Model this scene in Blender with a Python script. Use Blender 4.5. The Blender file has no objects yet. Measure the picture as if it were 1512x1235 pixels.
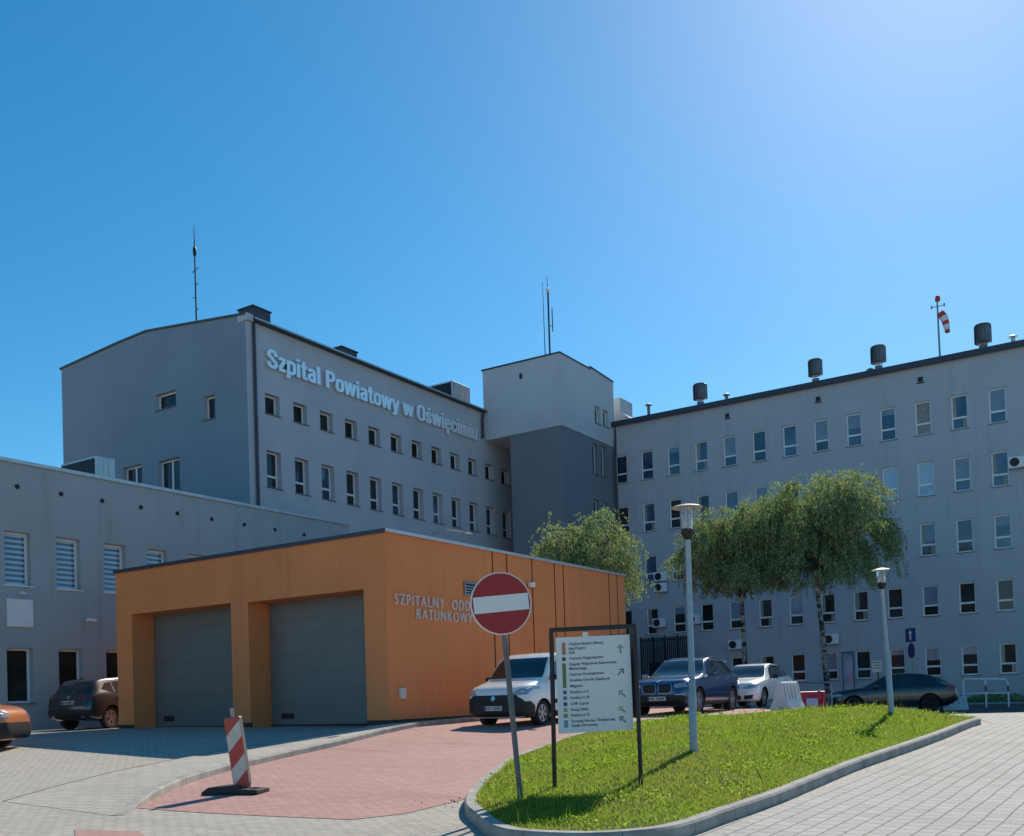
import bpy, bmesh, math, random
import numpy as np
from mathutils import Vector, Matrix
from mathutils.bvhtree import BVHTree
R = math.radians
PI = math.pi
rng = random.Random(7)
nrng = np.random.default_rng(5)
D = bpy.data
SC = bpy.context.scene
COL = SC.collection

# ------------------------------------------------------------------ camera, sky, sun, exposure
F, ROLL, V0, YAW, PIT, CZ = 1444.3322, 0.0322, 997.0444, 0.5753, 0.0214, 1.65
c_, s_ = math.cos(YAW), math.sin(YAW)
cr, sr = math.cos(ROLL), math.sin(ROLL)
cp, sp = math.cos(PIT), math.sin(PIT)
cam = D.objects.new('camera', D.cameras.new('camera')); COL.objects.link(cam)
cam.data.sensor_width = 36; cam.data.lens = 36*F/1512
cam.data.shift_y = (V0-617.5)/1512
cam.data.clip_start = .1; cam.data.clip_end = 3000
fw = Vector((-s_*cp, c_*cp, sp)); right0 = Vector((c_, s_, 0)); up0 = Vector((s_*sp, -c_*sp, cp))
Rv = cr*right0 - sr*up0; Uv = sr*right0 + cr*up0
cam.matrix_world = Matrix(((Rv.x, Uv.x, -fw.x, 0), (Rv.y, Uv.y, -fw.y, 0), (Rv.z, Uv.z, -fw.z, CZ), (0, 0, 0, 1)))
SC.camera = cam

SUN_AZ, SUN_EL = R(-7), R(39.5)      # azimuth from +Y towards +X
W = D.worlds.new('World'); SC.world = W; W.use_nodes = True
nt = W.node_tree; bg = nt.nodes['Background']
sky = nt.nodes.new('ShaderNodeTexSky'); sky.sky_type = 'NISHITA'; sky.sun_disc = False
sky.sun_elevation = SUN_EL; sky.sun_rotation = SUN_AZ
sky.air_density = 1.0; sky.dust_density = .26; sky.ozone_density = 5
hs = nt.nodes.new('ShaderNodeHueSaturation'); hs.inputs['Saturation'].default_value = 1.3; hs.inputs['Value'].default_value = .82; hs.inputs['Hue'].default_value = .485
nt.links.new(sky.outputs[0], hs.inputs['Color']); nt.links.new(hs.outputs[0], bg.inputs[0]); bg.inputs[1].default_value = .125
sun = D.objects.new('sun', D.lights.new('sun', 'SUN')); COL.objects.link(sun)
sun.data.energy = 4.3; sun.data.angle = R(.5); sun.data.color = (1, .90, .76)
SD = Vector((math.sin(SUN_AZ)*math.cos(SUN_EL), math.cos(SUN_AZ)*math.cos(SUN_EL), math.sin(SUN_EL)))
sun.rotation_euler = SD.to_track_quat('Z', 'Y').to_euler(); sun.location = (0, 40, 60)
SC.view_settings.view_transform = 'Standard'; SC.view_settings.look = 'None'
SC.view_settings.exposure = 0.33; SC.view_settings.gamma = 1.0

# ------------------------------------------------------------------ picture <-> place
def ray(u, v):
    a = (u-756)/F; b = (V0-v)/F
    x = a*cr+b*sr; y = -a*sr+b*cr
    d = cp-y*sp; z = sp+y*cp
    x, z = x/d, z/d
    return Vector((x*c_-s_, x*s_+c_, z))
CAM = Vector((0, 0, CZ))
def atd(u, v, d): return ray(u, v)*d+CAM
def atX(u, v, X): r = ray(u, v); return r*(X/r.x)+CAM
def atY(u, v, Y): r = ray(u, v); return r*(Y/r.y)+CAM
def depth(x, y): return y*c_-x*s_
def lateral(x, y): return x*c_+y*s_
def from_dl(d, l): return (l*c_-d*s_, l*s_+d*c_)

# ground height: planar triangles over a coarse grid of (depth, lateral)
DB = [-900, 0, 10, 15, 20, 24.7, 29, 35, 60, 900]
LB = [-900, 7.5, 12.5, 900]
ZL = [0, 0, .2, .40, .62, .93, 1.0, 1.05, 1.08, 1.1]
ZR = [0, 0, .2, .40, .60, .73, .64, .56, .62, .7]
def gz(x, y):
    d, l = depth(x, y), lateral(x, y)
    d = min(max(d, DB[0]), DB[-1]); l = min(max(l, LB[0]), LB[-1])
    i = max(k for k in range(len(DB)-1) if d >= DB[k])
    t = (d-DB[i])/(DB[i+1]-DB[i])
    if l <= LB[1]: return ZL[i]*(1-t)+ZL[i+1]*t
    if l >= LB[2]: return ZR[i]*(1-t)+ZR[i+1]*t
    w = (l-LB[1])/(LB[2]-LB[1])
    a, b, c, e = ZL[i], ZL[i+1], ZR[i], ZR[i+1]
    if t >= w: return a+(b-a)*t+(e-b)*w
    return a+(c-a)*w+(e-c)*t
def atg(u, v, h=0.0):
    r = ray(u, v); lo, hi = 2., 300.
    for i in range(60):
        m = (lo+hi)/2; p = r*m+CAM
        if p.z > gz(p.x, p.y)+h: lo = m
        else: hi = m
    return p
def G(x, y, h=0.0): return Vector((x, y, gz(x, y)+h))

# ------------------------------------------------------------------ materials
def new_mat(name):
    m = D.materials.new(name); m.use_nodes = True
    n = m.node_tree.nodes; return m, n, m.node_tree.links, n['Principled BSDF']
def mixc(n, l, fac, a, b, mode='MIX'):
    x = n.new('ShaderNodeMix'); x.data_type = 'RGBA'; x.blend_type = mode
    for k, val in ((0, fac), (6, a), (7, b)):
        if hasattr(val, 'is_output') or isinstance(val, bpy.types.NodeSocket): l.new(val, x.inputs[k])
        elif k == 0: x.inputs[0].default_value = val
        else: x.inputs[k].default_value = (*val, 1)
    return x.outputs[2]
def noise(n, l, vec, scale, detail=4, rough=.55):
    t = n.new('ShaderNodeTexNoise'); t.inputs['Scale'].default_value = scale
    t.inputs['Detail'].default_value = detail; t.inputs['Roughness'].default_value = rough
    if vec is not None: l.new(vec, t.inputs['Vector'])
    return t.outputs['Fac']
def ramp(n, l, fac, a, b):
    r = n.new('ShaderNodeMapRange'); r.inputs[1].default_value = a; r.inputs[2].default_value = b
    l.new(fac, r.inputs[0]); return r.outputs[0]
def pos(n, l, rot=0, sc=(1, 1, 1)):
    g = n.new('ShaderNodeNewGeometry'); mp = n.new('ShaderNodeMapping')
    mp.inputs['Rotation'].default_value = (0, 0, rot); mp.inputs['Scale'].default_value = sc
    l.new(g.outputs['Position'], mp.inputs['Vector']); return mp.outputs[0]
def bump(n, l, p, h, strength, dist=.02):
    b = n.new('ShaderNodeBump'); b.inputs['Strength'].default_value = strength; b.inputs['Distance'].default_value = dist
    l.new(h, b.inputs['Height']); l.new(b.outputs[0], p.inputs['Normal'])
def mat(name, col, rough=.6, metal=0, spec=.5, var=.0, vscale=3., bmp=0, bscale=40, coat=0, ior=None):
    m, n, l, p = new_mat(name)
    p.inputs['Roughness'].default_value = rough; p.inputs['Metallic'].default_value = metal
    p.inputs['Specular IOR Level'].default_value = spec; p.inputs['Coat Weight'].default_value = coat
    p.inputs['Coat Roughness'].default_value = .05
    if ior: p.inputs['IOR'].default_value = ior
    if var:
        tc = n.new('ShaderNodeTexCoord').outputs['Object']
        f = ramp(n, l, noise(n, l, tc, vscale), .3, .7)
        l.new(mixc(n, l, f, tuple(x*(1-var) for x in col), tuple(min(1, x*(1+var)) for x in col)), p.inputs['Base Color'])
    else: p.inputs['Base Color'].default_value = (*col, 1)
    if bmp:
        tc = n.new('ShaderNodeTexCoord').outputs['Object']
        bump(n, l, p, noise(n, l, tc, bscale), bmp)
    return m
def stucco(name, col, streak=.12):
    m, n, l, p = new_mat(name); p.inputs['Roughness'].default_value = .9; p.inputs['Specular IOR Level'].default_value = .2
    a = noise(n, l, pos(n, l), .35, 5, .6)
    b = noise(n, l, pos(n, l, 0, (2.2, 2.2, .12)), 1.3, 4, .6)       # rain streaks run down the render
    c1 = mixc(n, l, ramp(n, l, a, .3, .7), tuple(x*.93 for x in col), tuple(x*1.06 for x in col))
    c2 = mixc(n, l, ramp(n, l, b, .55, .8), c1, mixc(n, l, streak, c1, tuple(x*.45 for x in col)))
    l.new(c2, p.inputs['Base Color'])
    bump(n, l, p, noise(n, l, pos(n, l), 90, 3), .25, .01)
    return m
def paver(name, c1, c2, mortar, bw, bh, rot, ms=.006, off=.5, dirt=(.5, .5, .48), dirta=.25):
    m, n, l, p = new_mat(name); p.inputs['Roughness'].default_value = .85; p.inputs['Specular IOR Level'].default_value = .25
    wob = n.new('ShaderNodeTexNoise'); wob.inputs['Scale'].default_value = .7
    P = pos(n, l, rot); l.new(P, wob.inputs['Vector'])
    add = n.new('ShaderNodeVectorMath'); add.operation = 'MULTIPLY_ADD'
    l.new(wob.outputs['Color'], add.inputs[0]); add.inputs[1].default_value = (.05, .05, 0); l.new(P, add.inputs[2])
    t = n.new('ShaderNodeTexBrick'); t.offset = off; t.inputs['Scale'].default_value = 1
    l.new(add.outputs[0], t.inputs['Vector'])
    t.inputs['Brick Width'].default_value = bw; t.inputs['Row Height'].default_value = bh
    t.inputs['Mortar Size'].default_value = ms; t.inputs['Mortar Smooth'].default_value = .2; t.inputs['Bias'].default_value = 0
    for k, cc in (('Color1', c1), ('Color2', c2), ('Mortar', mortar)): t.inputs[k].default_value = (*cc, 1)
    a = noise(n, l, P, .5, 6, .65); b = noise(n, l, P, 6, 4, .6)
    q = mixc(n, l, ramp(n, l, a, .35, .75), t.outputs['Color'], mixc(n, l, dirta, t.outputs['Color'], dirt))
    q = mixc(n, l, ramp(n, l, b, .3, .7), mixc(n, l, .9, q, mixc(n, l, 1.0, q, (.86, .86, .86), 'MULTIPLY')), q)
    sp1 = ramp(n, l, noise(n, l, P, 1.7, 8, .7), .62, .80); q = mixc(n, l, sp1, q, mixc(n, l, 1.0, q, (.62, .60, .58), 'MULTIPLY'))
    sp2 = ramp(n, l, noise(n, l, P, 11, 3, .5), .70, .76); q = mixc(n, l, sp2, q, mixc(n, l, 1.0, q, (.45, .44, .42), 'MULTIPLY'))
    st = pos(n, l, rot, (.22, 1.6, 1)); sp3 = ramp(n, l, noise(n, l, st, 1.0, 5, .6), .55, .75); q = mixc(n, l, sp3, q, mixc(n, l, 1.0, q, (.80, .79, .77), 'MULTIPLY'))
    l.new(q, p.inputs['Base Color'])
    inv = n.new('ShaderNodeMath'); inv.operation = 'SUBTRACT'; inv.inputs[0].default_value = 1
    l.new(t.outputs['Fac'], inv.inputs[1]); bump(n, l, p, inv.outputs[0], .5, .008)
    return m
def glass(name, col, rough=.03, ior=1.75, stripes=None):
    m, n, l, p = new_mat(name); p.inputs['Roughness'].default_value = rough; p.inputs['IOR'].default_value = ior
    p.inputs['Specular IOR Level'].default_value = .5
    if stripes:
        tc = n.new('ShaderNodeTexCoord').outputs['Object']
        w = n.new('ShaderNodeTexWave'); w.bands_direction = 'Z'; w.inputs['Scale'].default_value = stripes[0]; w.inputs['Distortion'].default_value = 0
        l.new(tc, w.inputs['Vector'])
        l.new(mixc(n, l, ramp(n, l, w.outputs['Fac'], .4, .6), col, stripes[1]), p.inputs['Base Color'])
    else:
        tc = n.new('ShaderNodeTexCoord').outputs['Object']; oi = n.new('ShaderNodeObjectInfo')
        va = n.new('ShaderNodeVectorMath'); l.new(tc, va.inputs[0]); l.new(oi.outputs['Location'], va.inputs[1])
        f = ramp(n, l, noise(n, l, va.outputs[0], .9, 3), .35, .65)
        l.new(mixc(n, l, f, tuple(x*.55 for x in col), tuple(x*1.35 for x in col)), p.inputs['Base Color'])
    tc = n.new('ShaderNodeTexCoord').outputs['Object']
    bump(n, l, p, noise(n, l, tc, 1.2, 1), .06, .05)
    return m
M = {}
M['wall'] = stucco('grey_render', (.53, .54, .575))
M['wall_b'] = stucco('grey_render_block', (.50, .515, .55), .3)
M['wall_end'] = stucco('grey_render_dimmed', (.24, .31, .375))  # same render as the wing; this side's dimmer light is put into the colour
M['tower'] = stucco('light_grey_render', (.58, .60, .62))
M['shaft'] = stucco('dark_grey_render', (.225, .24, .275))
M['wall_c'] = stucco('annex_render', (.41, .44, .455), .3)
M['orange'] = stucco('orange_render', (.87, .29, .108), .25)
M['orange_groove'] = mat('groove_paint', (.36, .10, .035), .9)
M['reveal'] = stucco('reveal_render', (.48, .51, .54), .05)
M['roof'] = mat('roof_felt', (.10, .10, .105), .9, var=.2)
M['coping'] = mat('dark_sheet_metal', (.055, .065, .085), .5, .3, var=.15)
M['coping_l'] = mat('galvanised_sheet', (.55, .56, .57), .4, .6, var=.1)
M['pvc'] = mat('white_pvc', (.86, .87, .87), .3)
M['sill'] = mat('grey_sill', (.16, .17, .19), .5)
M['g_dark'] = glass('dark_glass', (.028, .034, .044), ior=1.5)
M['g_mid'] = glass('mid_glass', (.035, .06, .11))
M['g_blind'] = glass('pane_with_blind', (.07, .11, .18))
M['g_light'] = glass('pane_with_pale_blind', (.26, .37, .45))
M['g_curt'] = glass('pane_with_curtain', (.06, .045, .045), ior=1.5)
M['g_low'] = glass('low_reflection_glass', (.030, .034, .032), .06, 1.14)  # reflections all but removed to keep these panes dark
M['g_lowc'] = glass('low_reflection_curtain_glass', (.055, .05, .048), .06, 1.16)
M['blind'] = mat('roller_blind', (.20, .26, .35), .35, var=.15, coat=.6)
M['blind_c'] = mat('pale_cyan_blind', (.40, .56, .66), .35, coat=.6)
M['curtain'] = mat('curtain_cloth', (.30, .27, .25), .6, var=.3, vscale=6, coat=.4)
M['g_stripe'] = glass('pane_with_day_night_blind', (.07, .10, .15), stripes=(1.75, (.40, .55, .70)))
M['black'] = mat('black_plastic', (.012, .012, .013), .5)
M['dark_metal'] = mat('dark_metal', (.02, .021, .024), .45, .4)
M['steel'] = mat('grey_steel', (.30, .31, .32), .45, .7, var=.1)
M['white'] = mat('white_paint', (.84, .84, .84), .45, var=.04)
M['concrete'] = mat('kerb_concrete', (.33, .315, .285), .9, var=.25, vscale=3.5, bmp=.3, bscale=60)
M['chim'] = mat('chimney_sheet', (.06, .07, .09), .6, .2, var=.2)
M['door'] = mat('garage_panel', (.20, .195, .18), .5, .2, var=.06, vscale=1)
M['letter'] = mat('brushed_letter_face', (.95, .97, .98), .38, .48)
M['letter_w'] = mat('white_letter', (.74, .73, .71), .5)
ROW = math.atan2(8.51-7.64, -7.8+13.54)
M['pav'] = paver('grey_pavers', (.49, .45, .385), (.42, .39, .335), (.16, .15, .13), .2, .1, -ROW)
M['pav_s'] = paver('walk_pavers', (.49, .45, .39), (.43, .40, .345), (.14, .13, .11), .4, .2, -ROW, .007)
M['pav_red'] = paver('red_pavers', (.52, .305, .275), (.455, .25, .22), (.22, .14, .12), .2, .1, -ROW, dirt=(.5, .38, .34))
M['pav_r'] = paver('road_pavers', (.44, .425, .40), (.38, .37, .35), (.11, .105, .10), .24, .20, -R(87.5), .009)
M['asphalt'] = mat('asphalt', (.06, .06, .062), .9, var=.2, bmp=.4, bscale=80)
M['soil'] = mat('turf_soil', (.045, .062, .018), 1, var=.4, vscale=2, bmp=.5, bscale=30)

# ------------------------------------------------------------------ mesh builder
class MB:
    def __init__(s): s.v = []; s.f = []; s.m = []
    def add(s, vs, fs, mi=0):
        o = len(s.v); s.v += [tuple(v) for v in vs]
        s.f += [tuple(i+o for i in f) for f in fs]; s.m += [mi]*len(fs)
    def quad(s, a, b, c, d, mi=0): s.add([a, b, c, d], [(0, 1, 2, 3)], mi)
    def box(s, x0, x1, y0, y1, z0, z1, mi=0):
        vs = [(x, y, z) for z in (z0, z1) for y in (y0, y1) for x in (x0, x1)]
        s.add(vs, [(0, 2, 3, 1), (4, 5, 7, 6), (0, 1, 5, 4), (2, 6, 7, 3), (0, 4, 6, 2), (1, 3, 7, 5)], mi)
    def obox(s, o, a, b, c, mi=0):          # corner o and three edge vectors
        o, a, b, c = map(Vector, (o, a, b, c))
        vs = [o+a*i+b*j+c*k for k in (0, 1) for j in (0, 1) for i in (0, 1)]
        s.add(vs, [(0, 2, 3, 1), (4, 5, 7, 6), (0, 1, 5, 4), (2, 6, 7, 3), (0, 4, 6, 2), (1, 3, 7, 5)], mi)
    def prism(s, poly, axis, mi=0):          # polygon of 3D points swept along a vector
        axis = Vector(axis); n = len(poly); p = [Vector(q) for q in poly]
        vs = p+[q+axis for q in p]
        s.add(vs, [tuple(range(n-1, -1, -1)), tuple(range(n, 2*n))]+[(i, (i+1) % n, n+(i+1) % n, n+i) for i in range(n)], mi)
    def tube(s, pts, r, n=8, mi=0, cap=True):
        pts = [Vector(p) for p in pts]; rs = r if isinstance(r, (list, tuple)) else [r]*len(pts)
        vs = []; t0 = None
        for i, p in enumerate(pts):
            t = (pts[min(i+1, len(pts)-1)]-pts[max(i-1, 0)]).normalized()
            if t0 is None:
                a = t.cross(Vector((0, 0, 1))); a = a if a.length > 1e-3 else t.cross(Vector((1, 0, 0))); a.normalize()
            else: a = (a-t*a.dot(t)).normalized()
            b = t.cross(a); t0 = t
            vs += [p+(a*math.cos(2*PI*k/n)+b*math.sin(2*PI*k/n))*rs[i] for k in range(n)]
        fs = [(i*n+k, i*n+(k+1) % n, (i+1)*n+(k+1) % n, (i+1)*n+k) for i in range(len(pts)-1) for k in range(n)]
        if cap: fs += [tuple(range(n-1, -1, -1)), tuple((len(pts)-1)*n+k for k in range(n))]
        s.add(vs, fs, mi)
    def lathe(s, prof, c=(0, 0, 0), ax=(0, 0, 1), n=20, mi=0):     # prof: (radius, height)
        ax = Vector(ax).normalized(); c = Vector(c)
        a = ax.cross(Vector((0, 1, 0))); a = a if a.length > 1e-3 else ax.cross(Vector((1, 0, 0))); a.normalize(); b = ax.cross(a)
        vs = [c+ax*h+(a*math.cos(2*PI*k/n)+b*math.sin(2*PI*k/n))*r for r, h in prof for k in range(n)]
        fs = [(i*n+k, i*n+(k+1) % n, (i+1)*n+(k+1) % n, (i+1)*n+k) for i in range(len(prof)-1) for k in range(n)]
        fs += [tuple(range(n-1, -1, -1)), tuple((len(prof)-1)*n+k for k in range(n))]
        s.add(vs, fs, mi)
    def mesh(s, name, mats, org=(0, 0, 0), smooth=False):
        me = D.meshes.new(name); o = Vector(org)
        me.from_pydata([Vector(v)-o for v in s.v], [], s.f)
        for m in (mats if isinstance(mats, (list, tuple)) else [mats]): me.materials.append(m)
        me.polygons.foreach_set('material_index', s.m)
        bm = bmesh.new(); bm.from_mesh(me); bmesh.ops.recalc_face_normals(bm, faces=bm.faces); bm.to_mesh(me); bm.free()
        if smooth:
            me.polygons.foreach_set('use_smooth', [True]*len(me.polygons))
            me.set_sharp_from_angle(angle=R(38))
        me.update(); return me
    def build(s, name, mats, parent=None, smooth=False, bevel=0):
        org = parent.matrix_basis.translation if parent is not None and parent.get('_w') else (0, 0, 0)
        if parent is not None and parent.get('_w') and parent.parent is not None: org = Vector(org)+parent.parent.location
        o = link(name, s.mesh(name, mats, org, smooth), parent)
        if bevel:
            b = o.modifiers.new('bevel', 'BEVEL'); b.width = bevel; b.segments = 2; b.limit_method = 'ANGLE'; b.angle_limit = R(40)
        return o
def link(name, me, parent=None):
    o = D.objects.new(name, me); COL.objects.link(o)
    if parent is not None:
        o.parent = parent
        if parent.get('_w'): o['_w'] = 1
    return o
def tag(o, label=None, cat=None, group=None, kind=None):
    if label: o['label'] = label
    if cat: o['category'] = cat
    if group: o['group'] = group
    if kind: o['kind'] = kind
    return o
def thing(name, loc, label, cat, rz=0, group=None, world=False):
    """Empty at the base.  world=True: its parts are given in world coordinates (unrotated)."""
    o = D.objects.new(name, None); COL.objects.link(o); o.location = loc; o.rotation_euler = (0, 0, rz)
    o.empty_display_size = .3
    if world: o['_w'] = 1
    return tag(o, label, cat, group)
def structure(o): o['kind'] = 'structure'; return o
def dup(o, parent=None):
    c = o.copy(); COL.objects.link(c); c.parent = parent
    for ch in list(o.children): dup(ch, c)
    return c
def text_mesh(txt, bold=0.0, ext=.02, space=1.0, align='LEFT'):
    cu = D.curves.new('text', 'FONT'); cu.body = txt; cu.size = 1; cu.offset = bold; cu.extrude = ext; cu.space_character = space
    cu.align_x = align; cu.resolution_u = 4
    ob = D.objects.new('text', cu); COL.objects.link(ob)
    dg = bpy.context.evaluated_depsgraph_get(); dg.update()
    me = D.meshes.new_from_object(ob.evaluated_get(dg)); D.objects.remove(ob); D.curves.remove(cu)
    vs = np.empty(len(me.vertices)*3); me.vertices.foreach_get('co', vs); vs = vs.reshape(-1, 3)
    fs = [tuple(p.vertices) for p in me.polygons]; D.meshes.remove(me)
    return vs, fs
def add_text(mb, txt, O, ux, uz, n, width=None, cap=None, bold=0, ext=.02, space=1.0, mi=0, sx=1.0, align='LEFT', capchar='H'):
    """text with its baseline start at O along ux, up uz, facing n (unit vectors); cap = capital height; width = total width"""
    vs, fs = text_mesh(txt, bold, .5, space, align)
    hv, _ = text_mesh(capchar, bold, .5)
    k = cap/(hv[:, 1].max()-hv[:, 1].min())
    kx = k*sx
    if width: kx = width/(vs[:, 0].max()-vs[:, 0].min())
    x0 = vs[:, 0].min() if align == 'LEFT' else 0
    O, ux, uz, n = map(Vector, (O, ux, uz, n))
    mb.add([O+ux*((v[0]-x0)*kx)+uz*(v[1]*k)+n*((v[2]+.5)*ext) for v in vs], fs, mi)

# ------------------------------------------------------------------ condensed bold letters drawn as strokes
def arcp(cx, cy, rx, ry, a0, a1, n=8): return [(cx+rx*math.cos(R(a0+(a1-a0)*i/n)), cy+ry*math.sin(R(a0+(a1-a0)*i/n))) for i in range(n+1)]
XH, TB = .745, .078                     # x-height, half stroke
def bowl(x0, x1, y0, y1, closed=True):  # upright stadium
    r = (x1-x0)/2; cx = (x0+x1)/2; ry = min(r*1.05, (y1-y0)/2)
    return arcp(cx, y1-ry, r, ry, 0, 180)+arcp(cx, y0+ry, r, ry, 180, 360)+([(x1, y1-ry)] if closed else [])
def scurve(x0, x1, h):
    m = h/2; r = (x1-x0)/2; cx = (x0+x1)/2; q = min(r*1.1, h*.22)
    return [(x1, h-q-TB*.9-.07*h)]+arcp(cx, h-q-TB*.9, r, q, 0, 180)+[(x0+.01, m+.16*h), (cx-.04, m+.06*h), (cx+.04, m-.06*h), (x1-.01, m-.16*h)]+arcp(cx, q+TB*.9, r, q, 0, -180)+[(x0, q+TB*.9+.07*h)]
A_, B_ = TB, .345
t_ = TB*.9
GL = {
 'S': (.48, [scurve(A_, .40, 1.0)]), 's': (.42, [scurve(A_, .335, XH)]), 'ś': (.42, [scurve(A_, .335, XH), [(.17, .84), (.27, 1.02)]]),
 'z': (.37, [[(.03, XH-t_), (.32, XH-t_)], [(.30, XH-t_*2.2), (.06, t_*2.2)], [(.03, t_), (.33, t_)]]),
 'p': (.44, [[(A_, -.24), (A_, XH)], bowl(A_, .36, t_, XH-t_)]), 'o': (.44, [bowl(A_, .36, t_, XH-t_)]), 'O': (.52, [bowl(A_, .44, t_, 1-t_)]),
 'i': (.20, [[(.10, 0), (.10, XH)], [(.10, .86), (.10, 1.0)]]), 'l': (.20, [[(.10, 0), (.10, 1.0)]]),
 't': (.30, [[(.14, .96), (.14, .16)]+arcp(.24, .16, .10, .16-t_, 180, 270, 4)+[(.30, t_)], [(.0, XH-t_), (.29, XH-t_)]]),
 'a': (.43, [[(.085, .54)]+arcp(.21, .545, .125, XH-t_-.545, 180, 0)+[(.335, 0)], [(.335, .43), (.22, .41)]+arcp(.185, .24, .11, .17, 90, 270)+[(.25, t_), (.335, .17)]]),
 'P': (.48, [[(A_, 0), (A_, 1)], [(A_, 1-t_), (.26, 1-t_)]+arcp(.28, .715, .125, 1-t_-.715, 90, -90)+[(A_, .43+t_*.0)]]),
 'w': (.62, [[(.05, XH), (.17, 0)], [(.17, .02), (.30, XH)], [(.31, XH), (.44, .02)], [(.44, 0), (.57, XH)]]),
 'y': (.42, [[(.05, XH), (.205, .06)], [(.37, XH), (.20, -.06), (.15, -.16), (.04, -.165)]]),
 'e': (.43, [[(A_, .40), (.355, .40)], [(.355, .38)]+arcp(.215, XH-t_-.16, .14, .16, 0, 180)+arcp(.215, t_+.15, .14, .15, 180, 340)]),
 'ę': (.43, [[(A_, .40), (.355, .40)], [(.355, .38)]+arcp(.215, XH-t_-.16, .14, .16, 0, 180)+arcp(.215, t_+.15, .14, .15, 180, 340), [(.27, .0), (.22, -.10), (.25, -.19), (.33, -.20)]]),
 'c': (.41, [[(.345, .50)]+arcp(.21, XH-t_-.15, .135, .15, 0, 180)+arcp(.21, t_+.15, .135, .15, 180, 360)+[(.345, .25)]]),
 'm': (.64, [[(A_, 0), (A_, XH)], [(A_, .50)]+arcp(.195, XH-t_-.13, .117, .13, 180, 0)+[(.312, 0)], [(.312, .50)]+arcp(.43, XH-t_-.13, .117, .13, 180, 0)+[(.547, 0)]]),
 'u': (.43, [[(A_, XH), (A_, .23)]+arcp(.21, .21, .132, .21-t_, 180, 360), [(.35, 0), (.35, XH)]]),
}
def stroke_word(mb, word, O, ux, uz, n, k, ky, ext, x=0.0):
    """raised strokes, one flat bar per stroke, each a hair prouder than the last so no faces coincide"""
    O, ux, uz, n = map(Vector, (O, ux, uz, n)); j = 0
    for ch in word:
        adv, strokes = GL[ch]
        for st in strokes:
            P = [Vector(p) for p in st]; closed = (P[0]-P[-1]).length < 1e-4 and len(P) > 3
            if closed: P = P[:-1]
            m = len(P); L_, R_ = [], []
            for i in range(m):
                a = P[(i-1) % m] if (closed or i) else P[0]; b = P[(i+1) % m] if (closed or i < m-1) else P[-1]
                t0 = (P[i]-a).normalized() if (P[i]-a).length > 1e-6 else (b-P[i]).normalized(); t1 = (b-P[i]).normalized() if (b-P[i]).length > 1e-6 else t0
                t = (t0+t1).normalized(); nn = Vector((-t.y, t.x)); c = max(.6, t.dot(t1)); w = TB/c
                L_.append(P[i]+nn*w); R_.append(P[i]-nn*w)
            e = ext+.0015*(j % 4); j += 1
            W_ = lambda p, d: O+ux*((x+p.x)*k)+uz*(p.y*ky)+n*d
            vs = [W_(p, d) for d in (0, e) for p in L_+R_]; o = 2*m; fs = []
            for i in range(m if closed else m-1):
                a, b = i, (i+1) % m
                fs += [(o+a, o+b, o+m+b, o+m+a), (a, m+a, m+b, b), (a, b, o+b, o+a), (m+a, o+m+a, o+m+b, m+b)]
            if not closed: fs += [(0, o, o+m, m), (m-1, 2*m-1, o+2*m-1, o+m-1)]
            mb.add(vs, fs)
        x += adv+.025
    return x
def word_width(w): return sum(GL[c][0]+.025 for c in w)

# ------------------------------------------------------------------ ground
def cutlines():
    out = []
    for d in DB[1:-1]: out.append((from_dl(d, 0), (-s_, c_)))
    for l in LB[1:-1]: out.append((from_dl(0, l), (c_, s_)))
    for i in range(1, len(DB)-2):
        a = Vector(from_dl(DB[i], LB[1])); b = Vector(from_dl(DB[i+1], LB[2])); t = b-a
        out.append((tuple(a), (-t.y, t.x)))
    return out
def fill(poly, cuts, zf):
    bm = bmesh.new(); vs = [bm.verts.new((x, y, 0)) for x, y in poly]; bm.faces.new(vs)
    for co, no in cuts:
        bmesh.ops.bisect_plane(bm, geom=bm.verts[:]+bm.edges[:]+bm.faces[:], plane_co=(co[0], co[1], 0), plane_no=(no[0], no[1], 0))
    bmesh.ops.triangulate(bm, faces=[f for f in bm.faces if len(f.verts) > 4])
    for v in bm.verts: v.co.z = zf(v.co.x, v.co.y)
    bmesh.ops.recalc_face_normals(bm, faces=bm.faces)
    if sum(f.normal.z for f in bm.faces) < 0: bmesh.ops.reverse_faces(bm, faces=bm.faces)
    return bm
def sheet(name, poly, m, off):
    bm = fill(poly, cutlines(), lambda x, y: gz(x, y)+off)
    me = D.meshes.new(name); bm.to_mesh(me); bm.free(); me.materials.append(m)
    return structure(link(name, me))
def XY(u, v, h=0): p = atg(u, v, h); return (p.x, p.y)
sheet('ground', [(-500, -500), (500, -500), (500, 700), (-500, 700)], M['pav'], 0)
# red driveway past the ambulance garage
front = [XY(190, 1193), XY(300, 1201), XY(400, 1206), XY(519, 1211), XY(600, 1202), XY(690, 1180)]
kerb_o = [XY(u, v, .12) for u, v in ((183, 1190), (213, 1175), (244.5, 1160.5), (278, 1146.6), (328, 1132), (367, 1123), (420, 1111), (453, 1104), (506, 1092), (559, 1079), (596, 1071), (638, 1065), (691, 1060))]+[(-15.5, 24), (-15.45, 28), (-15.45, 33.3)]
sheet('driveway', front+[(-5.5, 11), (-5.3, 20), (-7, 24), (-7, 33.5)]+[(x-.07, y) for x, y in kerb_o[:1:-1]], M['pav_red'], .006)
sheet('red_strip', [XY(110, 1226), XY(205, 1228), XY(225, 1245), XY(112, 1245)], M['pav_red'], .006)
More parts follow.
